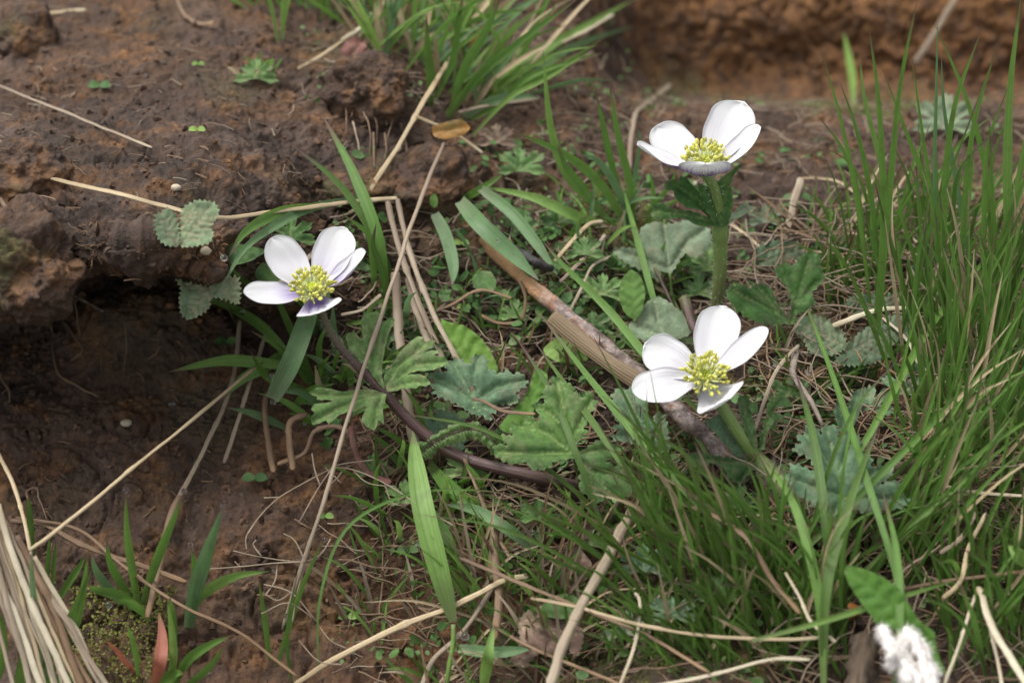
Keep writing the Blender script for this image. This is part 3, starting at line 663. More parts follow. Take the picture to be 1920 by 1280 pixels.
traced_leaf('bract', [(1340, 418), (1322, 402), (1310, 393), (1285, 389), (1263, 371), (1261, 359), (1243, 355), (1245, 340), (1261, 336), (1271, 342), (1273, 330), (1285, 334), (1302, 353), (1322, 375), (1342, 403)], [[(1340, 415), (1300, 370), (1262, 345)]], (.2, -.85, .45), 0, M['leaf_dark'], parent=tB, origin_pt=jB, base=(1345, 415), seed=5)
traced_leaf('bract', [(1353, 422), (1322, 428), (1302, 424), (1281, 411), (1250, 413), (1225, 414), (1218, 399), (1222, 385), (1241, 383), (1261, 393), (1294, 397), (1322, 407)], [[(1350, 420), (1290, 405), (1225, 396)]], (.1, -.7, .75), 0, M['leaf_dark'], parent=tB, origin_pt=jB, base=(1350, 420), seed=6)
traced_leaf('bract', [(1340, 424), (1322, 390), (1310, 363), (1306, 340), (1330, 350), (1350, 330), (1362, 322), (1383, 306), (1389, 308), (1375, 326), (1369, 348), (1373, 373), (1370, 399), (1361, 424)], [[(1350, 422), (1345, 380), (1340, 345)], [(1352, 422), (1362, 360), (1384, 310)]], (.1, -.9, .3), 0, M['leaf_dark'], parent=tB, origin_pt=jB + np.array([0, -.12, 0]), base=(1350, 420), curl=-.15, seed=7)
traced_leaf('bract', [(1362, 424), (1378, 412), (1396, 404), (1412, 390), (1405, 384), (1388, 386), (1378, 396), (1366, 404)], [[(1362, 424), (1385, 400), (1405, 387)]], (-.1, -.6, .8), 0, M['leaf_pale'], parent=tB, origin_pt=jB, base=(1360, 424), seed=8)
# -- lower right flower ----------------------------------------------
footC = P(1530, 985, .1)
cC = P(1320, 707, 4.6); dC = dist_of(cC)
tC = thing('white_anemone', 'wide open white anemone at lower right with a tiny dark fly speck on one petal', 'flower', footC, 'white anemones')
fl(tC, cC, (1318, 722), [
    (1208, 645, 0.3, 1.35, 0.09, 0, .3, 0, (.45, -.75, .5), 0, .3),
    (1358, 573, 0.9, 1.42, 0.10, 0, .3, 0, (-.2, -.9, .4), 0, .3),
    (1439, 615, -0.1, .95, 0.14, 0, .4, 0.1, (-.75, -.45, .5), 0),
    (1186, 733, -0.5, 1.25, 0.06, 0, .3, 0, (.1, -.4, .9), 0),
    (1366, 748, -1.35, 1.5, 0.17, 0, .15, -.45, (-.05, .05, .95), .0, .5, .42)], (0, -.4, .9))
stamens(tC, cC + np.array([0, -.1, .03]), (.03, -.5, .86), .75, .58, 84, 3)
CC = spline([cC + np.array([.1, .2, -.2]), on(1362, 775, dC + .5), on(1392, 822, dC + .8), on(1428, 868, dC + 1.2), P(1470, 915, 1.2), footC], 40)
RC = np.interp(np.linspace(0, 1, 40), [0, .5, .6, .7, 1], [.16, .22, .28, .30, .26])
tube_obj('stem', CC, RC, M['stem_green'], tC, 12, rough=.1); hairs(tC, CC, .16, 300, .16, 5); hairs(tC, CC[24:], .24, 900, .36, 6)
jC = on(1424, 866, dC + 1.0)
traced_leaf('bract', [(1421, 869), (1405, 889), (1388, 908), (1365, 895), (1355, 876), (1334, 868), (1315, 878), (1295, 872), (1286, 858), (1300, 848), (1330, 852), (1370, 857), (1405, 860)], [[(1421, 869), (1350, 865), (1290, 860)], [(1410, 870), (1390, 900)]], (0, -.75, .65), 0, M['leaf_mid'], parent=tC, origin_pt=jC, base=(1421, 867), teeth=.22, tooth=.06, seed=9)
traced_leaf('bract', [(1421, 840), (1409, 833), (1397, 810), (1386, 777), (1383, 745), (1403, 741), (1407, 770), (1416, 805)], [[(1421, 840), (1402, 790), (1393, 745)]], (.1, -.85, .5), 0, M['leaf_mid'], parent=tC, origin_pt=jC + np.array([0, .1, .4]), base=(1421, 845), seed=10)
traced_leaf('bract', [(1405, 855), (1379, 855), (1350, 822), (1325, 798), (1322, 788), (1350, 777), (1367, 787), (1379, 810), (1397, 840)], [[(1400, 850), (1360, 800)]], (.1, -.85, .5), 0, M['leaf_blue'], parent=tC, origin_pt=jC + np.array([0, .3, .3]), base=(1400, 850), seed=11)
traced_leaf('bract', [(1424, 845), (1425, 812), (1437, 794), (1437, 758), (1451, 744), (1470, 742), (1486, 761), (1461, 763), (1451, 770), (1470, 781), (1451, 791), (1437, 812), (1434, 843)], [[(1428, 845), (1440, 790), (1465, 750)]], (.15, -.8, .6), 0, M['leaf_mid'], parent=tC, origin_pt=jC + np.array([.1, .1, .3]), base=(1428, 845), seed=12)
# ------------------------------------------------------------------ broad leaves
AL = 'lobed anemone leaves'
traced_leaf('anemone_leaf', [(850, 672), (865, 675), (881, 684), (885, 669), (895, 665), (909, 668), (915, 680), (914, 691), (928, 694), (933, 701), (954, 692), (958, 701), (975, 698), (989, 712), (987, 724), (968, 736), (975, 747), (963, 757), (935, 757), (933, 771), (923, 776), (919, 788), (905, 780), (888, 778), (862, 762), (837, 750), (811, 738), (815, 729), (804, 722), (818, 715), (801, 703), (820, 696), (839, 698), (834, 687)],
    [[(888, 760), (890, 700), (897, 670)], [(888, 755), (930, 725), (985, 712)], [(888, 758), (925, 765), (965, 750)], [(888, 755), (850, 725), (808, 706)], [(888, 750), (860, 700), (850, 680)], [(888, 760), (918, 783)]], (0, -.62, .78), 2.4, M['leaf_blue'],
    'blue green lobed leaf with a small round hole, right of the left stem', 'leaf', AL, teeth=.24, tooth=.11, holes=[(886, 729, .09)], base=(888, 765), stalk=[(895, 800, .8), (930, 860)], seed=21)
traced_leaf('anemone_leaf', [(1074, 844), (1100, 813), (1096, 802), (1117, 764), (1119, 755), (1105, 734), (1091, 750), (1084, 739), (1074, 741), (1077, 727), (1067, 722), (1060, 727), (1053, 713), (1042, 709), (1032, 713), (1032, 724), (1021, 727), (1018, 736), (1021, 757), (997, 758), (1004, 771), (1011, 778), (1009, 792), (992, 781), (981, 783), (981, 795), (962, 795), (955, 811), (960, 821), (943, 816), (940, 825), (950, 835), (929, 837), (926, 853), (939, 865), (957, 874), (974, 872), (990, 872), (995, 883), (1014, 884), (1030, 881), (1039, 870), (1058, 865), (1077, 862)],
    [[(1072, 848), (1060, 790), (1045, 715)], [(1070, 830), (1095, 780), (1110, 750)], [(1072, 848), (1020, 810), (970, 800)], [(1072, 850), (1000, 852), (935, 850)], [(1065, 810), (1030, 775), (1005, 765)], [(1040, 822), (1000, 800), (985, 788)]], (0, -.6, .8), 3.0, M['leaf_dark'],
    'large deep green scalloped leaf in the middle, left of the lower right flower', 'leaf', AL, teeth=.28, tooth=.12, base=(1074, 850), stalk=[(1085, 900, 1.0), (1100, 960)], seed=22)
traced_leaf('anemone_leaf', [(1077, 856), (1084, 879), (1084, 905), (1086, 919), (1100, 931), (1114, 940), (1128, 941), (1135, 928), (1149, 940), (1161, 940), (1163, 931), (1182, 928), (1184, 891), (1161, 877), (1138, 865), (1163, 849), (1168, 837), (1145, 830), (1133, 820), (1121, 825), (1098, 839)],
    [[(1080, 858), (1120, 895), (1150, 935)], [(1095, 870), (1105, 900), (1120, 935)], [(1080, 855), (1115, 845), (1160, 840)], [(1110, 885), (1150, 890), (1182, 910)]], (.15, -.75, .65), 2.9, M['leaf_mid'],
    'paler green lobe leaf hanging below the large deep green leaf', 'leaf', AL, teeth=.26, tooth=.11, base=(1080, 856), seed=23)
traced_leaf('anemone_leaf', [(1255, 849), (1231, 844), (1208, 835), (1180, 832), (1149, 825), (1145, 816), (1161, 811), (1145, 802), (1161, 797), (1149, 781), (1161, 769), (1149, 757), (1147, 741), (1161, 729), (1175, 731), (1185, 727), (1213, 750), (1215, 783), (1224, 790), (1231, 774), (1248, 778), (1253, 811), (1257, 839)],
    [[(1250, 845), (1205, 795), (1170, 735)], [(1240, 840), (1190, 820), (1150, 818)], [(1245, 840), (1240, 800), (1242, 780)]], (-.1, -.65, .75), 1.8, M['leaf_blue'],
    'dark bluish leaf half hidden behind the grass left of the lower right flower', 'leaf', AL, teeth=.26, tooth=.11, base=(1250, 845), stalk=[(1262, 880, .5), (1270, 930)], seed=24)
traced_leaf('anemone_leaf', [(1540, 904), (1519, 883), (1493, 873), (1477, 873), (1482, 885), (1465, 892), (1475, 906), (1482, 923), (1493, 932), (1519, 944), (1521, 953), (1538, 955), (1540, 976), (1554, 986), (1564, 988), (1575, 981), (1596, 981), (1594, 965), (1601, 953), (1615, 962), (1632, 960), (1648, 962), (1662, 955), (1685, 955), (1706, 946), (1704, 932), (1685, 922), (1702, 906), (1685, 904), (1671, 899), (1643, 913), (1671, 892), (1674, 873), (1653, 871), (1634, 878), (1634, 859), (1618, 850), (1606, 852), (1615, 831), (1606, 815), (1592, 817), (1578, 817), (1573, 826), (1568, 803), (1549, 796), (1540, 803), (1538, 815), (1524, 797), (1507, 801), (1510, 812), (1491, 819), (1498, 833), (1484, 843), (1491, 852), (1514, 862)],
    [[(1584, 932), (1565, 870), (1550, 800)], [(1570, 890), (1530, 840), (1505, 810)], [(1570, 885), (1590, 850), (1600, 820)], [(1584, 932), (1530, 915), (1472, 895)], [(1584, 932), (1640, 935), (1704, 935)], [(1600, 920), (1640, 885), (1670, 875)], [(1584, 932), (1565, 960), (1560, 985)]], (0, -.6, .8), 2.2, M['leaf_blue'],
    'broad blue green fingered leaf between the grass blades right of the lower right flower', 'leaf', AL, teeth=.25, tooth=.12, base=(1584, 935), stalk=[(1590, 990, .6), (1600, 1060)], seed=25)
traced_leaf('anemone_leaf', [(1481, 608), (1441, 611), (1407, 601), (1377, 581), (1360, 554), (1367, 537), (1394, 534), (1407, 541), (1424, 531), (1444, 541), (1454, 564), (1468, 584), (1480, 598), (1481, 568), (1475, 541), (1454, 517), (1451, 504), (1468, 494), (1485, 500), (1498, 484), (1515, 474), (1535, 480), (1538, 500), (1545, 524), (1522, 551), (1528, 568), (1512, 584), (1490, 591), (1500, 608)],
    [[(1486, 606), (1430, 575), (1375, 545)], [(1460, 590), (1440, 560), (1420, 538)], [(1486, 604), (1500, 540), (1518, 480)], [(1492, 570), (1470, 520), (1462, 500)], [(1495, 570), (1530, 530)]], (0, -.75, .65), 2.4, M['leaf_dark'],
    'glossy deep green two winged leaf right of the upright flower stem', 'leaf', AL, teeth=.26, tooth=.12, base=(1486, 606), stalk=[(1490, 640, .5), (1492, 680)], seed=26)
traced_leaf('anemone_leaf', [(1260, 512), (1240, 512), (1235, 530), (1210, 515), (1165, 492), (1150, 478), (1152, 468), (1195, 470), (1198, 454), (1202, 430), (1231, 418), (1260, 422), (1290, 416), (1328, 430), (1333, 462), (1305, 488), (1282, 480)],
    [[(1255, 510), (1250, 460), (1245, 420)], [(1255, 505), (1290, 455), (1320, 435)], [(1250, 505), (1200, 485), (1155, 474)]], (0, -.6, .8), 1.4, M['leaf_pale'],
    'grey green toothed leaf behind the upright stem, below the top flower', 'leaf', AL, teeth=.26, tooth=.08, base=(1256, 512), stalk=[(1262, 560, .4), (1290, 610)], seed=27)
traced_leaf('anemone_leaf', [(1174, 621), (1194, 588), (1228, 554), (1261, 571), (1290, 598), (1300, 622), (1260, 640), (1215, 640)], [[(1250, 640), (1235, 600), (1228, 560)], [(1245, 630), (1200, 610)]], (0, -.55, .83), 1.6, M['leaf_pale'],
    'pale downy leaf just above the lower right flower', 'leaf', AL, teeth=.25, tooth=.06, base=(1240, 636), seed=28)
traced_leaf('anemone_leaf', [(860, 862), (838, 838), (800, 800), (795, 785), (818, 774), (808, 768), (842, 772), (870, 790), (880, 810), (870, 840)], [[(860, 850), (830, 800), (810, 778)]], (0, -.6, .8), .9, M['leaf_blue'],
    'small bluish leaf tip under the leaf with the hole', 'leaf', AL, teeth=.26, tooth=.11, base=(860, 855), seed=29)
traced_leaf('anemone_leaf', [(1590, 835), (1570, 800), (1562, 770), (1572, 748), (1585, 775), (1600, 735), (1620, 728), (1612, 770), (1600, 800)], [[(1590, 835), (1605, 740)], [(1590, 830), (1572, 760)]], (0, -.8, .6), 1.6, M['leaf_blue'],
    'small three fingered leaf just above the broad blue green leaf', 'leaf', AL, base=(1590, 835), seed=30)
def rand_palm(px, py, size, label, mat, k, seed, nrml=(0, -.6, .8), rot=0):
    rs = random.Random(seed); pts = []; vn = []
    for i in range(5):
        a = math.radians(rot - 110 + i * 55); L = size * rs.uniform(.8, 1.1)
        for da, rr in ((-24, .42), (-20, .78), (-11, .92), (-8, .82), (0, 1.08), (8, .84), (11, .95), (20, .76), (24, .42)):
            b = a + math.radians(da); pts.append((px + math.sin(b) * L * rr, py - math.cos(b) * L * rr * .8))
        vn.append([(px, py + size * .15), (px + math.sin(a) * L, py - math.cos(a) * L * .8)])
    pts.append((px, py + size * .18))
    return traced_leaf('anemone_leaf', pts, vn, nrml, k, mat, label, 'leaf', AL, base=(px, py + size * .15), seed=seed, wav=.12)
for a in [(1205, 1060, 60, 'dim bluish leaf among stems below the middle, beside the flat pale straw', M['leaf_blue'], 1.2, 41),
          (1175, 1180, 52, 'small grey green leaf at the bottom, right of the flat pale straw', M['leaf_pale'], 1.0, 42),
          (1130, 545, 48, 'dull leaf between the burnt stick and the oval lime leaf', M['leaf_mid'], .8, 43),
          (1760, 560, 60, 'dark leaf deep inside the right grass clump', M['leaf_dark'], 1.2, 44),
          (1690, 730, 50, 'small dark leaf low in the right grass clump', M['leaf_blue'], 1.5, 45),
          (1730, 690, 40, 'little bluish leaf beside a straw in the right grass', M['leaf_blue'], 1.3, 46),
          (1770, 230, 70, 'pale blurred leaf in the far grass at upper right', M['leaf_pale'], .8, 47),
          (1310, 545, 44, 'leaf hugging the foot of the upright flower stem', M['leaf_mid'], .7, 48),
          (975, 312, 52, 'fresh toothed leaf right of the big round clod', M['leaf_mid'], .9, 49),
          (1385, 950, 55, 'shaded leaf under the hairy stem of the lower right flower', M['leaf_dark'], .6, 50),
          (1110, 610, 40, 'small leaf beside the split brown reed', M['leaf_mid'], .5, 51),
          (1840, 700, 50, 'dark leaf near the right edge behind grass', M['leaf_dark'], 1.0, 52),
          (480, 140, 40, 'small blurred green seedling leaf on the upper bank', M['leaf_mid'], .5, 54),
          (930, 262, 38, 'brown withered lobed leaf under the top grass tuft', M['leaf_dead'], .9, 53),
          (640, 470, 36, 'hidden leaf behind the left flower', M['leaf_dark'], .5, 55),
          (1010, 965, 48, 'leaf under the thick dark stem, left of the paler green lobe leaf', M['leaf_dark'], 1.0, 201), (1105, 1015, 46, 'leaf low between the fine grass above the round green leaf', M['leaf_mid'], .9, 202),
          (760, 935, 44, 'leaf left of the top half of the widest bright blade', M['leaf_mid'], .7, 203), (700, 880, 38, 'small leaf below the left bract of the left flower', M['leaf_dark'], .7, 204),
          (1480, 735, 46, 'leaf right of the gnarled grey root', M['leaf_mid'], .9, 205), (1630, 760, 46, 'leaf above the right fingers of the broad blue green leaf', M['leaf_blue'], 1.1, 206),
          (1330, 500, 44, 'leaf half hidden left of the upright hairy stem', M['leaf_mid'], .8, 207), (1435, 410, 40, 'small leaf on the soil right of the top flower bracts', M['leaf_pale'], .6, 208),
          (1050, 410, 40, 'little leaf below the bright arched blade', M['leaf_mid'], .5, 209), (985, 430, 34, 'tiny leaf beside the broad pale blade over the charred end', M['leaf_mid'], .5, 210),
          (1260, 1150, 50, 'leaf deep in the bottom grass right of the round green leaf', M['leaf_blue'], 1.6, 211), (1345, 1110, 46, 'leaf deep in the bottom grass below the lower right flower', M['leaf_mid'], 1.6, 212),
          (1095, 470, 42, 'leaf left of the grey green toothed leaf', M['leaf_mid'], .8, 213), (1560, 470, 44, 'leaf on the shelf left of the tall grass', M['leaf_mid'], .7, 214), (1600, 690, 48, 'leaf below the facing pair of saw toothed leaves', M['leaf_dark'], 1.0, 215),
          (875, 880, 46, 'leaf below the small ferny leaf', M['leaf_mid'], .9, 216), (820, 1010, 40, 'leaf right of the widest bright blade', M['leaf_blue'], .9, 217), (965, 590, 36, 'leaf left of the split brown reed', M['leaf_mid'], .5, 218), (1745, 500, 50, 'leaf behind the tall rushy grass', M['leaf_blue'], .9, 219),
          (545, 440, 50, 'dark round leaf behind the left flower, above its petals', M['leaf_dark'], .6, 56)]: rand_palm(*a)
SL = 'saw toothed strawberry leaves'
def pinn(a, b, n, wid, frac=.8):
    a, b = np.array(a, float), np.array(b, float); d = b - a; nn = np.array([-d[1], d[0]]) / np.linalg.norm(d); out = [[tuple(a), tuple(b)]]
    for i in range(1, n):
        p = a + d * i / n * .9; L = wid * math.sin(math.pi * (i / n * .8 + .15)) * frac
        for s in (-1, 1): out.append([tuple(p), tuple(p + nn * s * L + d / np.linalg.norm(d) * L * .75)])
    return out
traced_leaf('strawberry_leaf', [(336, 462), (312, 462), (297, 450), (289, 425), (292, 402), (315, 392), (330, 405), (336, 430)], pinn((334, 462), (303, 400), 5, 24), (.1, -.6, .8), .8, M['leaf_straw'], 'folded saw toothed leaf below the long bent straw, left half of the pair', 'leaf', SL, teeth=.16, tooth=.12, base=(334, 460), seed=61)
traced_leaf('strawberry_leaf', [(338, 462), (342, 395), (372, 378), (405, 383), (412, 402), (396, 428), (403, 440), (395, 458), (362, 466)], pinn((340, 462), (395, 390), 6, 34), (-.1, -.6, .8), .8, M['leaf_straw'], 'saw toothed leaf below the long bent straw, right half of the pair', 'leaf', SL, teeth=.16, tooth=.12, base=(340, 461), seed=62)
traced_leaf('strawberry_leaf', [(400, 537), (332, 504), (353, 494), (379, 494), (400, 511), (412, 520), (447, 521), (452, 548), (447, 571), (420, 561), (396, 560), (393, 575), (379, 588), (353, 600), (339, 588), (336, 561), (339, 541), (332, 524)], pinn((402, 545), (345, 510), 5, 26) + pinn((402, 545), (447, 548), 4, 22) + pinn((402, 545), (352, 590), 5, 24), (0, -.65, .75), 1.3, M['leaf_straw'], 'brownish saw toothed leaf to the left of the left flower', 'leaf', SL, teeth=.16, tooth=.13, base=(402, 542), stalk=[(418, 560, .7), (440, 600)], seed=63)
traced_leaf('strawberry_leaf', [(1589, 652), (1562, 668), (1535, 670), (1515, 662), (1505, 638), (1488, 618), (1495, 601), (1515, 593), (1545, 598), (1575, 618)], pinn((1589, 652), (1497, 608), 7, 34), (.05, -.55, .83), 2.0, M['leaf_straw'], 'saw toothed leaf right of the lower right flower, left one of the facing pair', 'leaf', SL, teeth=.17, tooth=.14, base=(1588, 652), seed=64)
traced_leaf('strawberry_leaf', [(1586, 656), (1596, 635), (1629, 611), (1673, 591), (1710, 595), (1713, 621), (1696, 642), (1672, 650), (1670, 668), (1643, 682), (1602, 689), (1569, 685), (1565, 675)], pinn((1586, 662), (1706, 605), 8, 44), (-.05, -.55, .83), 2.0, M['leaf_straw'], 'saw toothed leaf behind the upright grass, right one of the facing pair', 'leaf', SL, teeth=.17, tooth=.14, base=(1587, 662), seed=65)
traced_leaf('strawberry_leaf', [(1424, 500), (1414, 477), (1431, 457), (1461, 452), (1495, 455), (1512, 470), (1495, 490), (1454, 500)], pinn((1424, 495), (1508, 468), 6, 24), (0, -.6, .8), 1.3, M['leaf_straw'], 'pale saw toothed leaf above the glossy two winged leaf', 'leaf', SL, teeth=.17, tooth=.12, base=(1424, 495), seed=66)
traced_leaf('strawberry_leaf', [(1599, 591), (1585, 568), (1602, 554), (1643, 551), (1683, 551), (1700, 564), (1666, 581), (1640, 590)], pinn((1596, 588), (1695, 560), 6, 22), (0, -.6, .8), 1.2, M['leaf_straw'], 'saw toothed leaf above the facing pair, crossed by pale straws', 'leaf', SL, teeth=.17, tooth=.12, base=(1597, 588), seed=67)
traced_leaf('strawberry_leaf', [(805, 85), (770, 75), (752, 60), (765, 48), (800, 55), (822, 45), (845, 70), (840, 95), (820, 110)], pinn((808, 90), (765, 55), 5, 20) + pinn((808, 90), (838, 60), 5, 18), (0, -.7, .7), 2.2, M['leaf_blue'], 'blurred green saw toothed leaf inside the top grass tuft', 'leaf', SL, teeth=.17, tooth=.12, base=(808, 92), seed=68)
def arcv(o, base, tip):
    b, t = np.array(base, float), np.array(tip, float); return pinn(b, t, 5, np.linalg.norm(t - b) * .28)
traced_leaf('oval_leaf', [(1190, 600), (1170, 585), (1160, 555), (1165, 525), (1183, 505), (1202, 520), (1210, 550), (1204, 582)], arcv(0, (1190, 600), (1183, 507)), (0, -.85, .52), 2.2, M['leaf_lime'], 'upright oval lime green leaf left of the upright stem', 'leaf', teeth=.3, tooth=.02, stalk=[(1193, 620, .8), (1195, 650)], seed=71, vst=.3)
traced_leaf('oval_leaf', [(905, 722), (933, 701), (931, 684), (921, 661), (904, 637), (886, 621), (867, 609), (841, 604), (827, 598), (829, 621), (845, 665), (862, 692), (880, 712)], arcv(0, (905, 720), (829, 600)), (0, -.7, .7), 1.3, M['leaf_bright'], 'bright green pointed leaf behind the leaf with the hole', 'leaf', base=(905, 720), seed=72, vst=.3)
traced_leaf('oval_leaf', [(1103, 672), (1077, 682), (1043, 678), (1022, 664), (1019, 652), (1043, 635), (1070, 637)], arcv(0, (1100, 672), (1022, 655)), (0, -.6, .8), 1.0, M['leaf_lime'], 'lime green leaf under the split brown reed', 'leaf', base=(1100, 672), seed=73, vst=.3)
traced_leaf('oval_leaf', [(1775, 1263), (1756, 1254), (1738, 1221), (1703, 1193), (1677, 1181), (1644, 1170), (1632, 1153), (1611, 1125), (1590, 1092), (1584, 1072), (1585, 1060), (1611, 1064), (1639, 1074), (1665, 1088), (1688, 1106), (1694, 1118), (1710, 1142), (1726, 1165), (1752, 1184), (1754, 1203), (1762, 1233)], [[(1770, 1258), (1735, 1195), (1660, 1125), (1590, 1065)]] + pinn((1735, 1195), (1590, 1066), 6, 26), (-.1, -.75, .65), 4.2, M['leaf_bright'], 'long smooth green dock leaf above the white wool at lower right', 'leaf', base=(1770, 1258), curl=.0, seed=74, vst=.3)
traced_leaf('oval_leaf', [(926, 545), (905, 548), (888, 538), (886, 520), (900, 508), (920, 509), (930, 525)], [[(926, 543), (900, 518)]], (0, -.7, .7), 1.0, M['leaf_mid'], 'small round leaf below the charred stick end', 'leaf', base=(924, 543), seed=75, vst=.3)
traced_leaf('oval_leaf', [(1092, 1140), (1080, 1155), (1050, 1160), (1022, 1154), (1013, 1140), (1028, 1122), (1060, 1112), (1085, 1122)], arcv(0, (1090, 1140), (1016, 1140)), (0, -.7, .7), 1.6, M['leaf_mid'], 'round green leaf by the flat pale straw at the bottom', 'leaf', base=(1090, 1140), seed=76, vst=.3)
traced_leaf('oval_leaf', [(985, 812), (950, 812), (935, 800), (962, 768), (988, 735), (1005, 692), (1026, 702), (1024, 728), (1002, 765), (1000, 790)], arcv(0, (980, 805), (1015, 700)), (0, -.65, .75), 1.7, M['leaf_bright'], 'bright green crinkled leaf between the two big lobed leaves', 'leaf', base=(982, 808), seed=77, vst=.3)
traced_leaf('oval_leaf', [(500, 470), (470, 490), (440, 498), (415, 485), (408, 462), (435, 455), (470, 462)], arcv(0, (498, 472), (412, 468)), (0, -.7, .7), 1.0, M['leaf_mid'], 'round leaf left of the left flower under a crossing blade', 'leaf', base=(498, 472), seed=78, vst=.3)
traced_leaf('oval_leaf', [(515, 540), (490, 535), (478, 512), (492, 492), (520, 500), (530, 522)], [[(515, 538), (492, 500)]], (0, -.8, .6), 1.2, M['leaf_mid'], 'small round leaf just behind the left petals', 'leaf', base=(515, 538), seed=79, vst=.3)
traced_leaf('oval_leaf', [(815, 390), (806, 383), (807, 368), (815, 362), (821, 372), (820, 386)], [[(815, 390), (813, 365)]], (0, -.9, .4), 1.6, M['leaf_lime'], 'tiny upright lime leaf at the foot of the big round clod', 'leaf', base=(815, 389), seed=80, vst=.3)
traced_leaf('withered_leaf', [(680, 75), (690, 95), (672, 120), (650, 118), (640, 95), (652, 72), (668, 68)], [[(682, 78), (655, 112)]], (0, -.8, .6), 1.8, M['leaf_crimson'], 'dull crimson leaf on the clod left of the top grass tuft', 'leaf', 'withered leaves', base=(680, 76), seed=81, wav=.2)
traced_leaf('withered_leaf', [(810, 240), (815, 258), (838, 262), (868, 255), (882, 240), (865, 225), (838, 230)], [[(812, 250), (875, 240)]], (0, -.7, .7), 1.6, M['leaf_orange'], 'orange and green withering leaf at the base of the top grass tuft', 'leaf', 'withered leaves', base=(812, 250), seed=82, wav=.15)
traced_leaf('withered_leaf', [(882, 92), (884, 72), (905, 55), (918, 50), (912, 70), (900, 85)], [[(882, 92), (914, 55)]], (0, -.8, .6), 2.6, M['leaf_orange'], 'narrow orange dead leaf standing in the top grass tuft', 'leaf', 'withered leaves', base=(883, 92), seed=83)
traced_leaf('withered_leaf', [(970, 1165), (990, 1145), (1030, 1132), (1082, 1160), (1094, 1200), (1080, 1235), (1062, 1215), (1040, 1240), (1015, 1222), (985, 1250), (955, 1240), (975, 1205)], [[(975, 1165), (1010, 1190), (1060, 1215)], [(975, 1165), (1000, 1220)], [(980, 1160), (1080, 1190)]], (0, -.7, .7), 1.2, M['leaf_dead'], 'crumpled brown dead leaf beside the flat pale straw at the bottom', 'leaf', 'withered leaves', base=(975, 1165), seed=84, wav=.3, teeth=.2, tooth=.08)
traced_leaf('withered_leaf', [(1620, 985), (1660, 965), (1700, 930), (1712, 895), (1680, 885), (1672, 868), (1725, 862), (1742, 885), (1738, 940), (1712, 990), (1690, 1030), (1665, 1050)], pinn((1660, 1020), (1725, 880), 9, 30), (-.2, -.8, .5), .9, M['leaf_dead'], 'dark curled ribbed dead leaf behind the broad blue green leaf', 'leaf', 'withered leaves', base=(1670, 1010), seed=85, wav=.25)
traced_leaf('withered_leaf', [(1075, 1075), (1060, 1040), (1068, 1010), (1095, 985), (1118, 965), (1122, 985), (1095, 1030), (1110, 1055), (1100, 1085)], pinn((1085, 1075), (1115, 975), 8, 16), (.2, -.85, .5), 1.0, M['leaf_dead'], 'curled ribbed dead leaf left of the flat pale straw', 'leaf', 'withered leaves', base=(1085, 1075), seed=86, wav=.25)
traced_leaf('withered_leaf', [(1240, 940), (1262, 965), (1290, 1005), (1240, 1020), (1205, 985), (1200, 955)], [[(1240, 945), (1240, 1010)]], (0, -.8, .6), 1.0, M['leaf_dead'], 'dull brown leaf scrap below the dark bluish leaf', 'leaf', 'withered leaves', base=(1240, 942), seed=87, wav=.25)
# ferny leaf
tF = thing('pinnate_leaf', 'small ferny green leaf with a dark curved midrib near the middle', 'leaf', P(800, 850, 1.8))
CF_ = trace([(770, 868, 1.6), (800, 840, 1.9), (850, 812, 2.1), (890, 805, 2.1), (925, 828, 2.0), (940, 845, 1.7)], n=40)
tube_obj('stalk', CF_, np.linspace(.05, .03, 40), M['stem_purple'], tF, 6)
for i in range(2, 38):
    for s in (-1, 1):
        T = nrm(CF_[min(i + 1, 39)] - CF_[i - 1]); sd = np.cross(T, nrm(CAMP - CF_[i])) * s; L = random.uniform(.22, .36)
        C = spline([CF_[i], CF_[i] + sd * L * .6 + np.array([0, -.05, .05]), CF_[i] + sd * L + np.array([0, -.02, -.02])], 6)
        V, F, uv = blade_geo(C, .2 * np.array([.4, 1, .75, 1.05, .8, .15]), .4, roll=random.uniform(-.5, .5)); obj('leaflet', V, F, M['cover'], parent=tF, uv=uv)
# ------------------------------------------------------------------ stick, reed, wool, pebble
tS = thing('burnt_stick', 'burnt grey brown stick with a charred black end slanting towards the lower right flower', 'stick', P(1150, 660, .8))
CS = trace([(902, 448, .75), (960, 505, .9), (1040, 572, 1.2), (1140, 655, 1.5), (1240, 742, 1.8), (1330, 830, 1.6), (1400, 905, .9)], n=90, clamp=None)
RS = np.interp(np.linspace(0, 1, 90), [0, .1, .3, .6, 1], [.15, .23, .265, .28, .31])
tube_obj('bark', CS, RS, M['stick'], tS, 22, rough=.35, seed=4)
CH = trace([(925, 452, 1.15), (965, 470, 1.35), (1000, 490, 1.5), (1036, 505, 1.3)], n=30, clamp=None)
tube_obj('charred_splinter', CH, np.interp(np.linspace(0, 1, 30), [0, .3, .7, 1], [.07, .16, .19, .1]), M['char'], tS, 12, rough=.8, seed=6)
CRd = trace([(1032, 592, 2.0), (1090, 640, 2.3), (1150, 685, 2.4), (1230, 735, 2.2)], n=40, clamp=None)
n = len(CRd); T = nrm(np.gradient(CRd, axis=0)); Sd = nrm(np.cross(T, nrm(CAMP - CRd))); Nd = np.cross(Sd, T)
xs = np.linspace(-1, 1, 21); zz = 0.022 * np.cos(xs * 19) - .14 * xs ** 2
Vt = CRd[:, None] + (.27 + .03 * np.sin(np.linspace(0, 9, n)))[:, None, None] * xs[None, :, None] * Sd[:, None] + (zz[None, :, None] * .7 - 0) * Nd[:, None]
Vb = CRd[:, None] + .26 * xs[None, :, None] * Sd[:, None] - .16 * Nd[:, None]
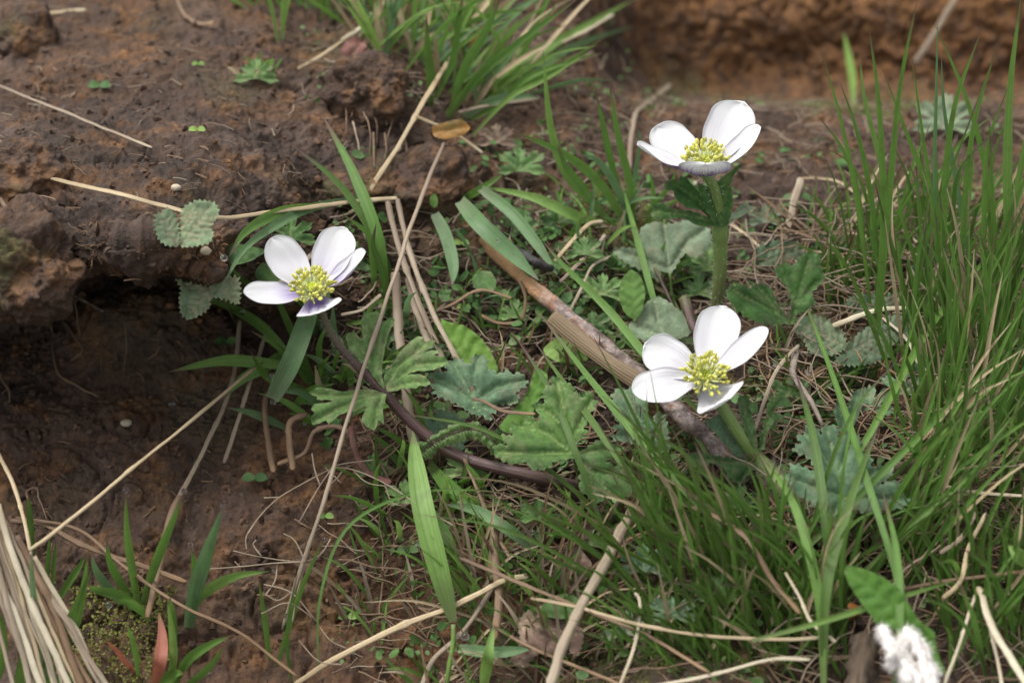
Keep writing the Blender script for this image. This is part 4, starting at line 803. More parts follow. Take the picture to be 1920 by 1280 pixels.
ring = np.concatenate([Vt, Vb[:, ::-1]], 1); m_ = ring.shape[1]; uvr = np.stack([np.tile(np.linspace(0, 2, m_), n), np.repeat(np.linspace(0, 1, n), m_)], 1)
Fr = [grid_faces(n, m_, True)]; Vr = ring.reshape(-1, 3); j = np.arange(20)
Fr.append(np.stack([j, m_ - 1 - j, m_ - 2 - j, j + 1], 1))
tag(obj('split_reed', Vr, Fr, M['reed'], uv=uvr), 'flat grooved brown piece of dry reed lying beside the burnt stick', 'reed')
tag(tube_obj('burnt_stick', trace([(1620, 1190, 2.6), (1615, 1240, 2.8), (1605, 1330, 2.6)], n=30, clamp=None), .38 * np.interp(np.linspace(0, 1, 30), [0, .08, .2, 1], [.5, .9, 1, 1]), M['dark_bark'], ns=24, rough=.7), 'thick short dark stick standing at the bottom edge left of the white wool', 'stick')
# wool
tW = thing('wool_tuft', 'fluffy white wool tuft at the bottom right under the dock leaf', 'wool', P(1700, 1250, 4.2))
wl = []
rw_ = random.Random(4)
for base in [[(1648, 1186), (1668, 1206), (1690, 1232), (1702, 1270)], [(1665, 1245), (1690, 1232), (1712, 1262), (1716, 1310)], [(1694, 1222), (1702, 1190), (1722, 1214), (1734, 1262)], [(1712, 1196), (1734, 1226), (1746, 1262), (1742, 1310)]]:
    for q in range(4): wl.append([(x + rw_.uniform(-9, 9), y + rw_.uniform(-8, 8)) for x, y in base])
for i, w in enumerate(wl):
    C = trace([(*p, 5.2 + .35 * math.sin(i * 2 + j)) for j, p in enumerate(w)], n=26, clamp=None)
    th_ = np.linspace(0, 9, 26) + i; C = C + .07 * (np.cos(th_)[:, None] * CR + np.sin(th_)[:, None] * CU); R = .115 * (0.85 + .3 * np.sin(np.linspace(0, 5, 26) + i)); R[0] *= .6; R[-1] *= .6
    tube_obj('strand', C, R, M['wool'], tW, 12, rough=.9, seed=i)
    r = np.random.default_rng(i); k = r.integers(0, 26, 700); d = nrm(r.normal(size=(700, 3))); p = C[k] + d * R[k][:, None] * .9
    d2 = nrm(r.normal(size=(700, 3))); e = p + d * .13 + d2 * .10; s_ = nrm(np.cross(d, d2)) * .0045
    V = np.stack([p - s_, p + s_, (p + e) / 2 + d * .03 - s_, (p + e) / 2 + d * .03 + s_, e], 1).reshape(-1, 3); b = np.arange(700)[:, None] * 5
    if i == 0: WV, WF, off = [], [], 0
    WV.append(V); WF.append(np.concatenate([b + [0, 1, 3], b + [0, 3, 2], b + [2, 3, 4]]) + off); off += len(V)
o = obj('fuzz', np.vstack(WV), np.vstack(WF), M['wool'], parent=tW); o['kind'] = 'stuff'
def pebble(px, py, rx, ry, label, k=.1, mat='pebble', seed=1):
    c = P(px, py, k); V = ICO2 * np.array([rx, rx * .8, ry]); V = V * (1 + .18 * fbm(ICO2 * 2 + seed, 1.0, 2, seed))[:, None] + c
    tag(obj('pebble', V, ICOF2, M[mat], origin=c), label, 'pebble', 'pebbles in the soil')
pebble(236, 793, .2, .13, 'small pale pebble on the dark soil at the left')
pebble(385, 470, .18, .13, 'tan pebble near the saw toothed leaf', seed=2); pebble(330, 352, .17, .12, 'ochre pebble above the long bent straw', seed=3)
pebble(1590, 1145, .35, .28, 'rusty lump of earth left of the dock leaf', .8, 'leaf_orange', 4); pebble(1300, 345, .14, .1, 'pale grit behind the top flower', seed=5)
# ------------------------------------------------------------------ straws
def culm(label, pts, w, mat='straw', k0=.6, k1=.6, flat=.3, n=60, name='dry_straw', cat='straw', nodes=()):
    if len(pts[0]) == 2: pts = [(*pts[0], k0)] + list(pts[1:])
    if len(pts[-1]) == 2: pts = list(pts[:-1]) + [(*pts[-1], k1)]
    C = trace(pts, n=n); s = np.linspace(0, 1, n); sd_ = len(LOC); C = C + np.stack([fbm(C + sd_, .7, 3, q) for q in (1, 2, 3)], 1) * .05 * (w / 8) ** .5; R = w * PXC / 2 * (1 + .16 * vnoise(C + sd_, 1.2, 5) + .1 * vnoise(C, 4, 6)) * np.interp(s, [0, .03, .97, 1], [.7, 1, 1, .6])
    for q in nodes: R = R * (1 + .45 * np.exp(-((s - q) / .012) ** 2))
    V, F, uv = tube_geo(C, R, 7, flat=flat, rough=.1)
    return tag(obj(name, V, F, M[mat], uv=uv), label, cat, 'dry straws')
for a in [
    ('long bent tan straw lying across the upper left soil', [(97, 335, 1.3), (160, 350), (230, 365, 2.6), (310, 388), (390, 408, 2.9), (520, 397), (655, 380, 1.8), (745, 373, 1.4)], 9),
    ('thick tan straw rising from the bent stalks into the top grass tuft', [(690, 362, 1.0), (745, 275), (800, 180, 2.0), (848, 100, 2.0)], 10),
    ('longest thin tan straw hanging down past the left flower to the bottom', [(832, 268, 2.2), (790, 370, 2.6), (745, 500, 4.0), (660, 760, 4.0), (600, 960, 3.0), (560, 1080, 2.0), (530, 1180, 1.0)], 8, 'straw_grey'),
    ('straight tan straw slanting over the dark hollow from the left edge', [(480, 688, 3.0), (270, 860, 4.2), (110, 990, 4.5), (-20, 1085, 4.0)], 7),
    ('bent pale stalk hanging from the fold beside the left flower, outer one', [(745, 373, 1.4), (765, 460, 1.6), (800, 560, 2.0), (850, 660, 2.2), (900, 760, .9)], 11, 'straw_grey'),
    ('bent pale stalk hanging from the fold beside the left flower, inner one', [(728, 378, 1.4), (745, 450, 1.6), (790, 580, 1.8), (835, 680, 1.4)], 12, 'straw_grey'),
    ('short tan piece joining the fold beside the left flower', [(655, 400, 1.1), (700, 376, 1.4), (745, 372, 1.4)], 8),
    ('thick upright pale stalk right of the left flower', [(742, 510, 1.3), (748, 600, 1.4), (755, 700, 1.4), (770, 800, 1.0), (782, 860, .5)], 20, 'straw_grey'),
    ('thick knotted stalk leaning beside the upright pale stalk', [(765, 520, 1.1), (780, 580, 1.2), (805, 650, 1.2)], 17, 'straw_grey'),
    ('thin greyish straw crossing the top left soil', [(-10, 158, 1.2), (150, 222), (285, 277, .8)], 6, 'straw_grey'),
    ('crooked pale stick at the very top left', [(0, 30, 1.0), (60, 24), (100, 24), (162, 18, .6)], 9),
    ('tan straw arching from the left edge down to the straw bundle', [(-5, 845, 2.5), (25, 905), (42, 960), (58, 1045, 2.5), (70, 1100, 2)], 8),
    ('flat whitish straw standing below the middle, widest of the straws', [(1190, 950, 1.8), (1125, 1070, 2.6), (1062, 1190, 3.0), (1030, 1290, 3.0)], 19, 'straw_grey'),
    ('thick tan straw rising from the bottom left of the middle', [(545, 1290, 1.0), (640, 1228, 1.6), (760, 1170), (850, 1135, 1.8), (945, 1088, 1.4), (990, 1080, .8)], 11, 'straw'),
    ('pale tipped straw pointing left across the lower middle', [(995, 1122, 2.2), (1080, 1137), (1200, 1170, 3), (1330, 1192), (1480, 1197, 3), (1560, 1193, 2.5)], 6),
    ('tan straw with a dark red middle pointing left above the pale tipped one', [(859, 1043, 1.8), (930, 1073), (1010, 1107, 2.4), (1090, 1140), (1200, 1185, 2.6), (1330, 1260, 2)], 7, 'straw_brown'),
    ('orange brown straw near the bottom left of the crumpled dead leaf', [(930, 1176, 1.6), (1000, 1215), (1060, 1240, 1.6), (1180, 1290, 1.2)], 6, 'straw_brown'),
    ('broad broken straw stub standing behind the glossy leaf', [(1472, 452, 1.2), (1485, 390), (1502, 334, 1.8)], 17, 'straw_grey'),
    ('thin straw folded over from the broken stub', [(1502, 334, 1.8), (1570, 340, 1.8), (1610, 368), (1650, 398, 1.4), (1740, 470, 1)], 6, 'straw'),
    ('curved pale straw right of the lower right flower', [(1415, 808, 2.6), (1432, 760), (1448, 712, 2.8), (1470, 675), (1498, 645, 2.2)], 8, 'straw_grey'),
    ('arched pale straw across the saw toothed leaves', [(1560, 610, 2.6), (1610, 592), (1660, 580), (1700, 578, 2.6)], 10, 'straw_pale'),
    ('pale straw curving down right from the facing pair of leaves', [(1655, 595, 2.8), (1700, 635), (1725, 685), (1760, 712), (1835, 735, 2.5)], 6, 'straw_pale'),
    ('thin pale straw above the glossy leaf', [(1490, 488, 1.6), (1540, 525), (1600, 550), (1632, 555, 1.5)], 6, 'straw_grey'),
    ('pale straw bending across the soil left of the tall grass', [(1540, 436, 1.2), (1600, 438), (1660, 458), (1720, 482, 1.2)], 8, 'straw'),
    ('thin straw arch on the soil behind the glossy leaf', [(1515, 470, 1.2), (1575, 478), (1597, 500, 1.3)], 5, 'straw'),
    ('tan straw across the soil left of the upright stem', [(1368, 420, 1.2), (1400, 440), (1425, 462, 1.2)], 6, 'straw'),
    ('grey brown straw in front of the leaf with the hole', [(886, 748, 3.2), (905, 752), (940, 770), (1004, 777, 3.2)], 7, 'straw_brown'),
    ('long thin straw slanting from the dead blades down to the clod', [(420, 868, 1.2), (450, 780), (475, 700, 1.6), (505, 610, 1.6)], 8, 'straw_grey'),
    ('thin brown straw falling beside the seedlings on the left', [(335, 930, 1.0), (380, 850), (435, 720), (452, 600, 1.2)], 9, 'straw_grey'),
    ('brown dry stem leaning behind the lower left blades', [(350, 905, .8), (320, 965), (300, 1060), (275, 1160, 1.0)], 12, 'straw_brown'),
    ('dark thin stalk sloping through the lower left grass', [(30, 970, 1.2), (140, 990, 1.4), (230, 1060), (350, 1140, 1.8), (440, 1180), (560, 1270, 1)], 6, 'straw_brown'),
    ('curly brown root like straw behind the lower left grass', [(20, 975, .9), (85, 985, .9), (150, 1020), (250, 1055, .8), (350, 1090, .8)], 10, 'straw_brown'),
    ('brown dead blade curling down from the left flower plant, left one', [(500, 735, 1.3), (498, 790), (505, 850), (512, 885, 1.0)], 12, 'straw_brown'),
    ('brown dead blade curling down from the left flower plant, right one', [(575, 775, 1.3), (545, 790, 1.5), (542, 835), (548, 880, 1.2)], 12, 'straw_brown'),
    ('looping dead blade below the left bract', [(680, 830, 1.2), (630, 800, 1.5), (590, 810), (570, 850), (520, 870, 1.2)], 9, 'straw_brown'),
    ('rust red dead blade below the left bract', [(660, 800, 1.6), (668, 850), (690, 885), (735, 905, 1.3)], 13, 'leaf_crimson'),
    ('thin tan straw under the left flower', [(505, 545, 1.4), (560, 500, 1.6), (620, 440, 1.4)], 9, 'straw_grey'),
    ('short tan straw right of the left flower', [(640, 590, 2), (680, 580), (715, 553, 2)], 7, 'straw_grey'),
    ('vertical brown stalk below the middle', [(930, 980, 1.2), (928, 1050), (935, 1120), (925, 1200, 1.6)], 16, 'straw_brown'),
    ('thin stalk crossing behind the wide bright blade', [(870, 860, 1.6), (900, 930), (925, 990), (955, 1045, 1.2)], 7, 'straw_brown'),
    ('thin leaning stalk at the bottom left of the wide blade base', [(940, 1080, 1.2), (870, 1180), (810, 1240), (790, 1290, 1.0)], 9, 'straw_grey'),
    ('pale straw hooking down the right edge of the bottom grass', [(1835, 1100, 3.0), (1850, 1150, 3.4), (1880, 1210), (1930, 1290, 3.4)], 13, 'straw_pale'),
    ('thin pale straw dropping from the hook towards the bottom', [(1835, 1100, 3.0), (1800, 1200), (1770, 1290, 3)], 6, 'straw_pale'),
    ('pale straw standing between the dock leaf and the right edge', [(1845, 1130, 2.6), (1865, 1210), (1880, 1290, 2.8)], 7, 'straw_pale'),
    ('curved tan blade end right of the dock leaf', [(1770, 1120, 3.4), (1800, 1090), (1815, 1030), (1850, 960, 2.6)], 8, 'straw'),
    ('tan frayed blade end above the dock leaf', [(1762, 1037, 3.4), (1800, 1010), (1830, 960, 2.4)], 9, 'straw_grey'),
    ('long straight straw crossing low through the right grass', [(1690, 1105, 3), (1760, 1090), (1860, 1078, 3), (1930, 1070, 3)], 6, 'straw_brown'),
    ('slanting tan straw at the right edge', [(1760, 910, 2.4), (1850, 925), (1930, 930, 2.4)], 6, 'straw_pale'),
    ('tan straw arcing through the grass below the lower right flower', [(1275, 942, 3.2), (1330, 962), (1400, 1010, 3.6), (1450, 1090), (1500, 1150, 3)], 9, 'straw_brown'),
    ('small pale blade end hanging left of the dock leaf', [(1472, 1072, 3.4), (1500, 1120), (1520, 1165), (1567, 1203, 3.2)], 6, 'straw_pale'),
    ('grey straw running along the bottom edge', [(1150, 1295, 2.4), (1330, 1265), (1450, 1235), (1520, 1235, 2.6)], 6, 'straw_pale'),
    ('vertical straw at the bottom near the crumpled leaf', [(1160, 1290, 2.4), (1195, 1190), (1198, 1120, 2.6), (1190, 1110, 2.6)], 6, 'straw_pale'),
    ('pale bent twig like straw at upper right of the middle', [(1180, 320, .8), (1188, 225, 1.4), (1225, 185), (1258, 158, 1.2)], 10, 'straw_grey'),
    ('flat curved straw left of the upper grass tuft', [(330, -5, 1), (350, 30), (375, 45), (400, 45, 1)], 10, 'straw_brown'),
    ('thin straw lying to the red leaf from the left', [(558, 130, 1.0), (610, 100), (650, 72), (690, 60, 1.4)], 7, 'straw'),
    ('pale curled straw above the red leaf', [(640, 75, 2), (680, 48), (692, 30), (700, 25, 2)], 9, 'straw_pale'),
    ('grey blade lying under the top grass tuft', [(860, 210, 1.5), (920, 198), (990, 188), (1010, 184, 1.5)], 7, 'straw_grey'),
    ('tan straw slanting under the top grass tuft', [(780, 218, 1.6), (850, 250), (905, 288, 1.5)], 7, 'straw'),
    ('pale stiff straw leaning against the wide blades of the top tuft', [(1055, 80, 4), (1105, 55), (1150, 28, 4)], 7, 'straw_pale'),
    ('pale slanting far stalk at the top right', [(1715, 120, 1.5), (1760, 50), (1795, -10, 1.5)], 14, 'straw_grey'),
    ('tan rootlet loop beside the burnt stick', [(975, 525, 1.4), (985, 560), (975, 600), (935, 605), (900, 590, .8)], 7, 'straw_brown'),
    ('brown rootlet from the bent stalks towards the burnt stick', [(815, 585, .9), (850, 570), (900, 545), (960, 560, .9)], 6, 'straw_brown'),
    ('straw crossing the middle soil by the oval leaf', [(1040, 490, 1.2), (1075, 450), (1105, 420), (1130, 415, 1.0)], 8, 'straw'),
    ('thin grey straw fanning left of the oval lime leaf', [(1065, 590, 1.2), (1090, 540), (1110, 500), (1145, 480, 1.0)], 6, 'straw_grey'),
    ('short frayed straw left of the oval lime leaf', [(1050, 530, 1.0), (1080, 500), (1120, 460), (1135, 440, 1.0)], 7, 'straw_grey'),
]: culm(a[0], a[1], a[2], a[3] if len(a) > 3 else 'straw', nodes=(.45,) if a[2] < 13 else ())
# straw bundle at lower left
for i in range(17):
    x0 = -70 + i * 8 + random.uniform(-5, 5); x1 = 40 + i * 11 + random.uniform(-8, 8)
    side = ['outermost left', 'second from the left', 'third from the left', 'fourth from the left', 'fifth from the left', 'sixth from the left', 'seventh from the left', 'eighth from the left', 'middle', 'just right of the middle',
            'eighth from the right', 'seventh from the right', 'sixth from the right', 'fifth from the right', 'fourth from the right', 'third from the right', 'outermost right'][i]
    kk = 3.0 + random.uniform(-.5, .5) + .5 * math.sin(i); A_ = P(20, 960, 3.0); DD = dist_of(P(90, 1120, 3.2))
    if x0 < -20: P0_, y0_ = x0, 930 + random.uniform(-15, 15)
    else: P0_, y0_ = x0, 945 + (x0 + 20) * 1.6 + random.uniform(-35, 25)
    Cb = spline([on(P0_, y0_, DD + .3 - kk * .2), on((P0_ * .55 + x1 * .45) + random.uniform(-6, 8), y0_ * .55 + 1310 * .45, DD - kk * .2), on(x1 + random.uniform(-22, 22), 1310, DD - .2 - kk * .2)], 30); Cb = Cb + np.stack([fbm(Cb + i, .5, 3, q) for q in (1, 2, 3)], 1) * .12
    rw = random.choice([random.uniform(4, 8), random.uniform(8, 13)]) * PXC / 2; V, F, uv = tube_geo(Cb, rw * (1 + .35 * np.exp(-((np.linspace(0, 1, 30) - random.uniform(.3, .7)) / .02) ** 2)), 8, flat=random.uniform(.2, .5), rough=.25, seed=i)
    o = tag(obj('dry_straw', V, F, M[random.choice(['straw', 'straw_grey', 'straw_grey', 'straw_brown', 'straw_pale', 'straw_grey'])], uv=uv), f'dry straw in the lower left bundle, {side}', 'straw')
    o['group'] = 'straws of the lower left bundle'
# panicle: fine branched dead grass head
tP = thing('dry_grass_head', 'fine branched dry grass head in the lower left middle', 'dry grass', P(575, 1055, 2))
def twigline(pts, w, k=2.0, par=tP, nm='branch'):
    C = trace([(p[0], p[1], k) for p in pts], n=10 * (len(pts) - 1) + 2, clamp=None); V, F, uv = tube_geo(C, w * PXC / 2, 5); return obj(nm, V, F, M['straw_grey'], parent=par, uv=uv)
for pts in [[(573, 1053), (520, 1055), (450, 1062), (385, 1067)], [(573, 1053), (530, 1050), (470, 1040), (437, 1032)], [(560, 980), (600, 910), (625, 875)], [(625, 876), (570, 905), (520, 935), (485, 970), (465, 1000)], [(525, 932), (495, 933)],
            [(485, 970), (462, 1005), (462, 1030)], [(573, 1053), (550, 1010), (532, 1000)], [(590, 1160), (545, 1110), (495, 1095)], [(545, 1112), (520, 1125), (500, 1115)], [(590, 1160), (540, 1130), (490, 1150)], [(620, 875), (660, 880), (720, 905), (790, 950), (850, 985)],
            [(660, 880), (690, 905), (740, 912)], [(720, 905), (740, 945), (800, 935)], [(575, 1055), (560, 1100), (548, 1165)], [(520, 1060), (515, 1090), (498, 1115)], [(625, 875), (640, 870), (700, 862)], [(560, 1200), (600, 1240), (640, 1245)], [(590, 1160), (620, 1200), (650, 1215)],
            [(490, 1042), (475, 1020), (480, 1012)], [(450, 1062), (440, 1052)], [(600, 910), (590, 880), (585, 850)], [(573, 1053), (600, 1040), (620, 1010)]]:
    o = twigline(pts, random.uniform(2, 3.2), 2 + random.uniform(-.3, .3))
# ------------------------------------------------------------------ roots
def root_(label, pts, w, mat='root', k=.5):
    C = trace([(p[0], p[1], k) for p in pts], n=34, clamp=None); s = np.linspace(0, 1, 34)
    C = C + np.stack([fbm(C + 5, 1.2, 2, q) for q in (1, 2, 3)], 1) * .08
    V, F, uv = tube_geo(C, w * PXC / 2 * (1.1 - .6 * s), 6, rough=.2); tag(obj('root', V, F, M[mat], uv=uv), label, 'root', 'roots hanging from the bank')
for r in [('longest brown root hanging over the hollow at the left edge', [(0, 372), (45, 440), (75, 520), (95, 610), (115, 705), (150, 725), (185, 745)], 9), ('root hugging the longest one on its right', [(55, 445), (85, 500), (92, 560)], 8),
          ('short pale broken root sticking out over the dark hollow', [(128, 543), (155, 565), (192, 582)], 9, 'root_pale', 1.6), ('thin looping root end in the hollow', [(118, 600), (140, 630), (153, 660), (135, 675)], 7), ('thin vertical root above the hollow', [(122, 470), (130, 510), (138, 560), (150, 640)], 5),
          ('root at the far left edge by the lower soil', [(0, 700), (15, 730), (18, 755)], 7), ('thin root on the upper left clod', [(0, 265), (40, 300), (90, 345)], 5), ('dangling root left of the big round clod', [(700, 250), (702, 290), (702, 330)], 5), ('pale root thread on the rooty clod', [(655, 120), (650, 170), (648, 250)], 4),
          ('forked root thread on the rooty clod', [(690, 190), (705, 230), (708, 270)], 4), ('curly brown root in the lower left soil', [(60, 945), (50, 920), (65, 915), (75, 940), (85, 975)], 5), ('gnarled grey root right of the lower right flower', [(1490, 665), (1488, 700), (1515, 745), (1540, 790), (1545, 800)], 14, 'twig', 2.2),
          ('tangled brown root knot behind the gnarled grey root', [(1450, 690), (1475, 695), (1500, 690), (1515, 705)], 13, 'twig', 1.4), *[(f'fine root thread {w} on the rooty clod face', [(x, y), (x + dx * .5 + 6, y + 40), (x + dx, y + 85)], 3.5, 'root_pale' if i % 3 == 0 else 'root') for i, (x, y, dx, w) in enumerate([(640, 120, 8, 'furthest left'), (668, 135, -10, 'second from the left'), (682, 210, 12, 'lower middle'),
              (715, 150, 10, 'upper right'), (735, 190, -14, 'right of the middle'), (752, 230, 8, 'furthest right'), (660, 230, 14, 'lower left'), (722, 250, -8, 'lower right')])],
          ('root thread inside the hollow', [(232, 600), (238, 650), (232, 700)], 3),
          ('purple brown stalk behind the lower right flower', [(1282, 560), (1295, 600), (1315, 640), (1330, 680)], 22, 'stem_purple', 2.2), ('thin grey stalk beside the oval lime leaf', [(1225, 500), (1250, 550), (1272, 590)], 7, 'stem_purple', 1.8)]:
    root_(*r)
# ------------------------------------------------------------------ traced grass blades
def gblade(label, pts, w, mat='grass', mode='t', lean=0, k0=-.2, k1=1.5, fold=.3, roll=0.0, twist=0.0, wprof=None, parent=None):
    if mode == 'u': C = upright(pts, lean)
    else: C = trace(pts, k0, k1, n=28)
    W = w * PXC * 1.02
    if wprof is not None: W = W * np.interp(np.linspace(0, 1, len(C)), np.linspace(0, 1, len(wprof)), wprof)
    V, F, uv = blade_geo(C, W, fold, roll=roll, twist=twist)
    if parent is not None: return obj('blade', V, F, M[mat], parent=parent, uv=uv)
    return tag(obj('single_grass', V, F, M[mat], uv=uv), label, 'grass', 'single grasses', 'thing')
full = [.7, .9, 1, 1, 1, .95, .8, .45, .05]
for b in [
    ('dark narrow blade curving up left above the left flower, lower one', [(745, 560), (715, 470, 1.5), (640, 350, 1.8), (545, 270, 1.5)], 15, 'grass_dark'),
    ('dark blade rising steeply behind the left flower', [(722, 600), (712, 460, 1.8), (665, 330, 2), (603, 213, 1.8)], 22, 'grass'),
    ('broad grey green blade hanging below the left flower', [(510, 748, 2.5), (545, 680, 3.2), (575, 600, 3.6), (590, 560, 3.6)], 36, 'grass_blue', 1),
    ('blade sweeping left from below the left flower, over the saw toothed leaf', [(560, 690, 1.5), (500, 620, 3), (430, 575, 3), (352, 552, 2.4)], 19, 'grass'),
    ('pointed blade lying left over the dark hollow', [(560, 690, 1.5), (490, 680, 2.5), (420, 676, 2.8), (316, 697, 2.4)], 22, 'grass'),
    ('short blade drooping towards the straight straw', [(560, 640, 1.2), (500, 685, 2.2), (455, 710), (412, 752, 2.2)], 22, 'grass'),
    ('pale blade crossing in front of the round leaf left of the left flower', [(690, 370, 1.2), (600, 385, 1.8), (520, 420, 2), (460, 465), (415, 540, 2.0)], 17, 'grass_blue'),
    ('green blade end left of the left flower', [(600, 385, 1.8), (520, 400, 2), (455, 440, 1.8), (430, 480, 1.8)], 20, 'grass'),
    ('grey green blade hanging beside the clod below the fold', [(815, 400, 1.4), (835, 440), (850, 500), (848, 535, 1.2)], 24, 'grass_blue', 1),
    ('broad pale blade over the charred stick end', [(862, 376, 1.4), (905, 425, 1.8), (960, 475, 2.0), (1010, 525, 1.8)], 32, 'grass_blue', 1),
    ('pale blade parallel to the charred end, right one', [(900, 352, 1.2), (960, 400, 1.6), (1005, 455), (1045, 515, 1.4)], 22, 'grass_blue', 1),
    ('bright arched blade right of the big round clod', [(1150, 425), (1080, 405, 1.2), (1000, 370, 1.5), (905, 350, 1.2)], 20, 'grass_light'),
    ('small bright blade pointing right beside the big round clod', [(860, 378), (900, 355, 1.2), (945, 325, 1.5)], 16, 'grass'),
    ('upright blade at the bottom left of the crumpled dead leaf', [(905, 1300), (915, 1230, 2), (926, 1170, 2)], 20, 'grass_light'),
    ('long blade leaning up left in front of the lime leaf', [(1480, 1130, 2), (1250, 880, 3.8), (1110, 715, 3.6), (1008, 582, 3)], 15, 'grass'),
    ('blade crossing the burnt stick above the lower right flower', [(1310, 770, 1.6), (1240, 700, 3), (1140, 580, 2.8), (1050, 490), (1020, 455, 2.2)], 15, 'grass'),
    ('brown tipped thin blade beside the leaf with the hole', [(1130, 990, 2), (1080, 850, 3.6), (1030, 730, 3.4), (970, 635, 2.8)], 12, 'grass_dark'),
    ('thin blade in front of the large deep green leaf', [(1290, 1050, 2), (1160, 860, 3.8), (1060, 720), (1002, 640, 3)], 12, 'grass_dark'),
    ('upright thin blade left of the oval lime leaf', [(1245, 640, .5), (1225, 560, 2), (1195, 450, 2), (1160, 325, 1.6)], 13, 'grass'),
    ('thin blade beside the lower right flower left petals', [(1330, 860, 1.5), (1230, 690, 2.6), (1175, 640), (1150, 622, 2.4)], 13, 'grass'),
    ('stout blade in front of the hairy stem, left arm of a fork', [(1545, 1300, 2.5), (1535, 1120, 4), (1490, 950, 4.4), (1425, 850, 3.4)], 16, 'grass'),
    ('stout blade of the fork leaning up right', [(1545, 1290, 2.5), (1550, 1100, 4.4), (1590, 950, 4.6), (1650, 790, 4.2)], 18, 'grass_dark'),
    ('slim blade rising over the broad blue green leaf', [(1560, 1120, 2.8), (1545, 960, 4.2), (1525, 820, 4.2), (1490, 690, 3.8)], 16, 'grass_dark'),
    ('long slim blade from the glossy leaf down to the broad leaf', [(1700, 1230, 3), (1680, 1080, 4.4), (1625, 900, 4.4), (1560, 700), (1470, 465, 3)], 12, 'grass'),
    ('blade crossing the dock leaf', [(1675, 1300, 3.2), (1686, 1170, 5.2), (1680, 1030, 5), (1655, 920, 4.4)], 14, 'grass'),
    ('long diagonal blade crossing the right grass, upper one', [(1500, 1010, 1.5), (1620, 830, 3), (1760, 590, 3.4), (1935, 395, 3)], 13, 'grass'),
    ('long diagonal blade crossing the right grass, lower one', [(1480, 1060, 1.8), (1680, 860, 3.6), (1930, 610, 3.6)], 13, 'grass'),
    ('thin diagonal blade low at the right edge', [(1600, 1090, 2), (1760, 940, 3.6), (1930, 800, 3.6)], 11, 'grass'),
    ('thin light blade lying across the bottom towards the dock leaf', [(1410, 1200, 3.5), (1540, 1165, 4.2), (1690, 1118, 5.0), (1800, 1085, 3.6)], 10, 'grass_light'),
    ('short green blade just right of the dock leaf', [(1945, 1060, 3), (1910, 1040, 4), (1890, 1022, 4)], 26, 'grass_light'),
    ('thin curved green stem in the lower middle', [(596, 1260, 1), (600, 1120, 2), (650, 990, 2.2), (760, 928), (880, 918), (1000, 932, 1.6)], 6, 'grass'),
    ('blade behind the wide bright blade, leaning left', [(870, 1100), (845, 1020, 1.4), (820, 970, 1.6), (800, 940, 1.4)], 16, 'grass'),
    ('green blade arching right below the thick dark stem', [(1005, 1030, .6), (950, 990, 1.4), (890, 955, 1.4), (835, 945, 1.2)], 20, 'grass_blue', 1),
    ('horizontal pale blade near the bottom, left of the crumpled leaf', [(860, 1215, 1.2), (930, 1222, 1.6), (1000, 1215, 1.6)], 20, 'grass_blue', 1),
    ('dark blade hanging below the thick stem', [(805, 870, .8), (840, 910, 1.4), (880, 945, 1.4), (905, 965, 1.2)], 26, 'grass'),
]:
    gblade(b[0], b[1], b[2], b[3], wprof=(full if len(b) > 4 and b[4] == 1 else ([.35, .75, .9, 1, 1, .95, .8, .5, .05] if len(b) > 4 else None)), roll=random.uniform(-.15, .15))
tWd = thing('broad_grass', 'widest bright green grass blade hanging down in the lower middle, on a short stem', 'grass', P(850, 1300, .2)); tWd['kind'] = 'thing'
gblade(None, [(850, 1165, 1.6), (826, 1080, 2.6), (795, 960, 3.2), (780, 870, 3), (774, 808, 2.6)], 38, 'grass_light', wprof=[.35, .75, .9, 1, 1, .95, .8, .5, .05], parent=tWd)
tube_obj('stem', trace([(850, 1170, 1.6), (850, 1200, 1.4), (842, 1250, 1.0), (835, 1300, .4)], n=12), .075, M['grass_light'], tWd)
# ------------------------------------------------------------------ tufts
def tuft_traced(name, label, root, blades, group='grass tufts'):
    t = thing(name, label, 'grass', P(*root, 0), group)
    for pts, w, mat, *rest in blades:
        w = w * .84
        gblade(None, pts, w, mat, mode=rest[0] if rest else 'u', lean=(rest[1] if len(rest) > 1 else random.uniform(-1, 1)), parent=t, roll=random.uniform(-.25, .25), twist=random.uniform(-.3, .3))
    return t
MASK = [(1175, 560, 1450, 785), (1190, 180, 1435, 330), (450, 425, 695, 600), (1470, 800, 1700, 975), (1270, 750, 1500, 920), (920, 700, 1180, 930), (1590, 1060, 1760, 1285), (1290, 320, 1400, 600), (1370, 480, 1540, 600), (1490, 590, 1690, 690)]
def masked(C, tol=2, upto=None):
    c = 0
    for p in C[::2]:
        x, y = proj(p)
        if any(a < x < c_ and b < y < d for a, b, c_, d in MASK): c += 1
    return c > tol
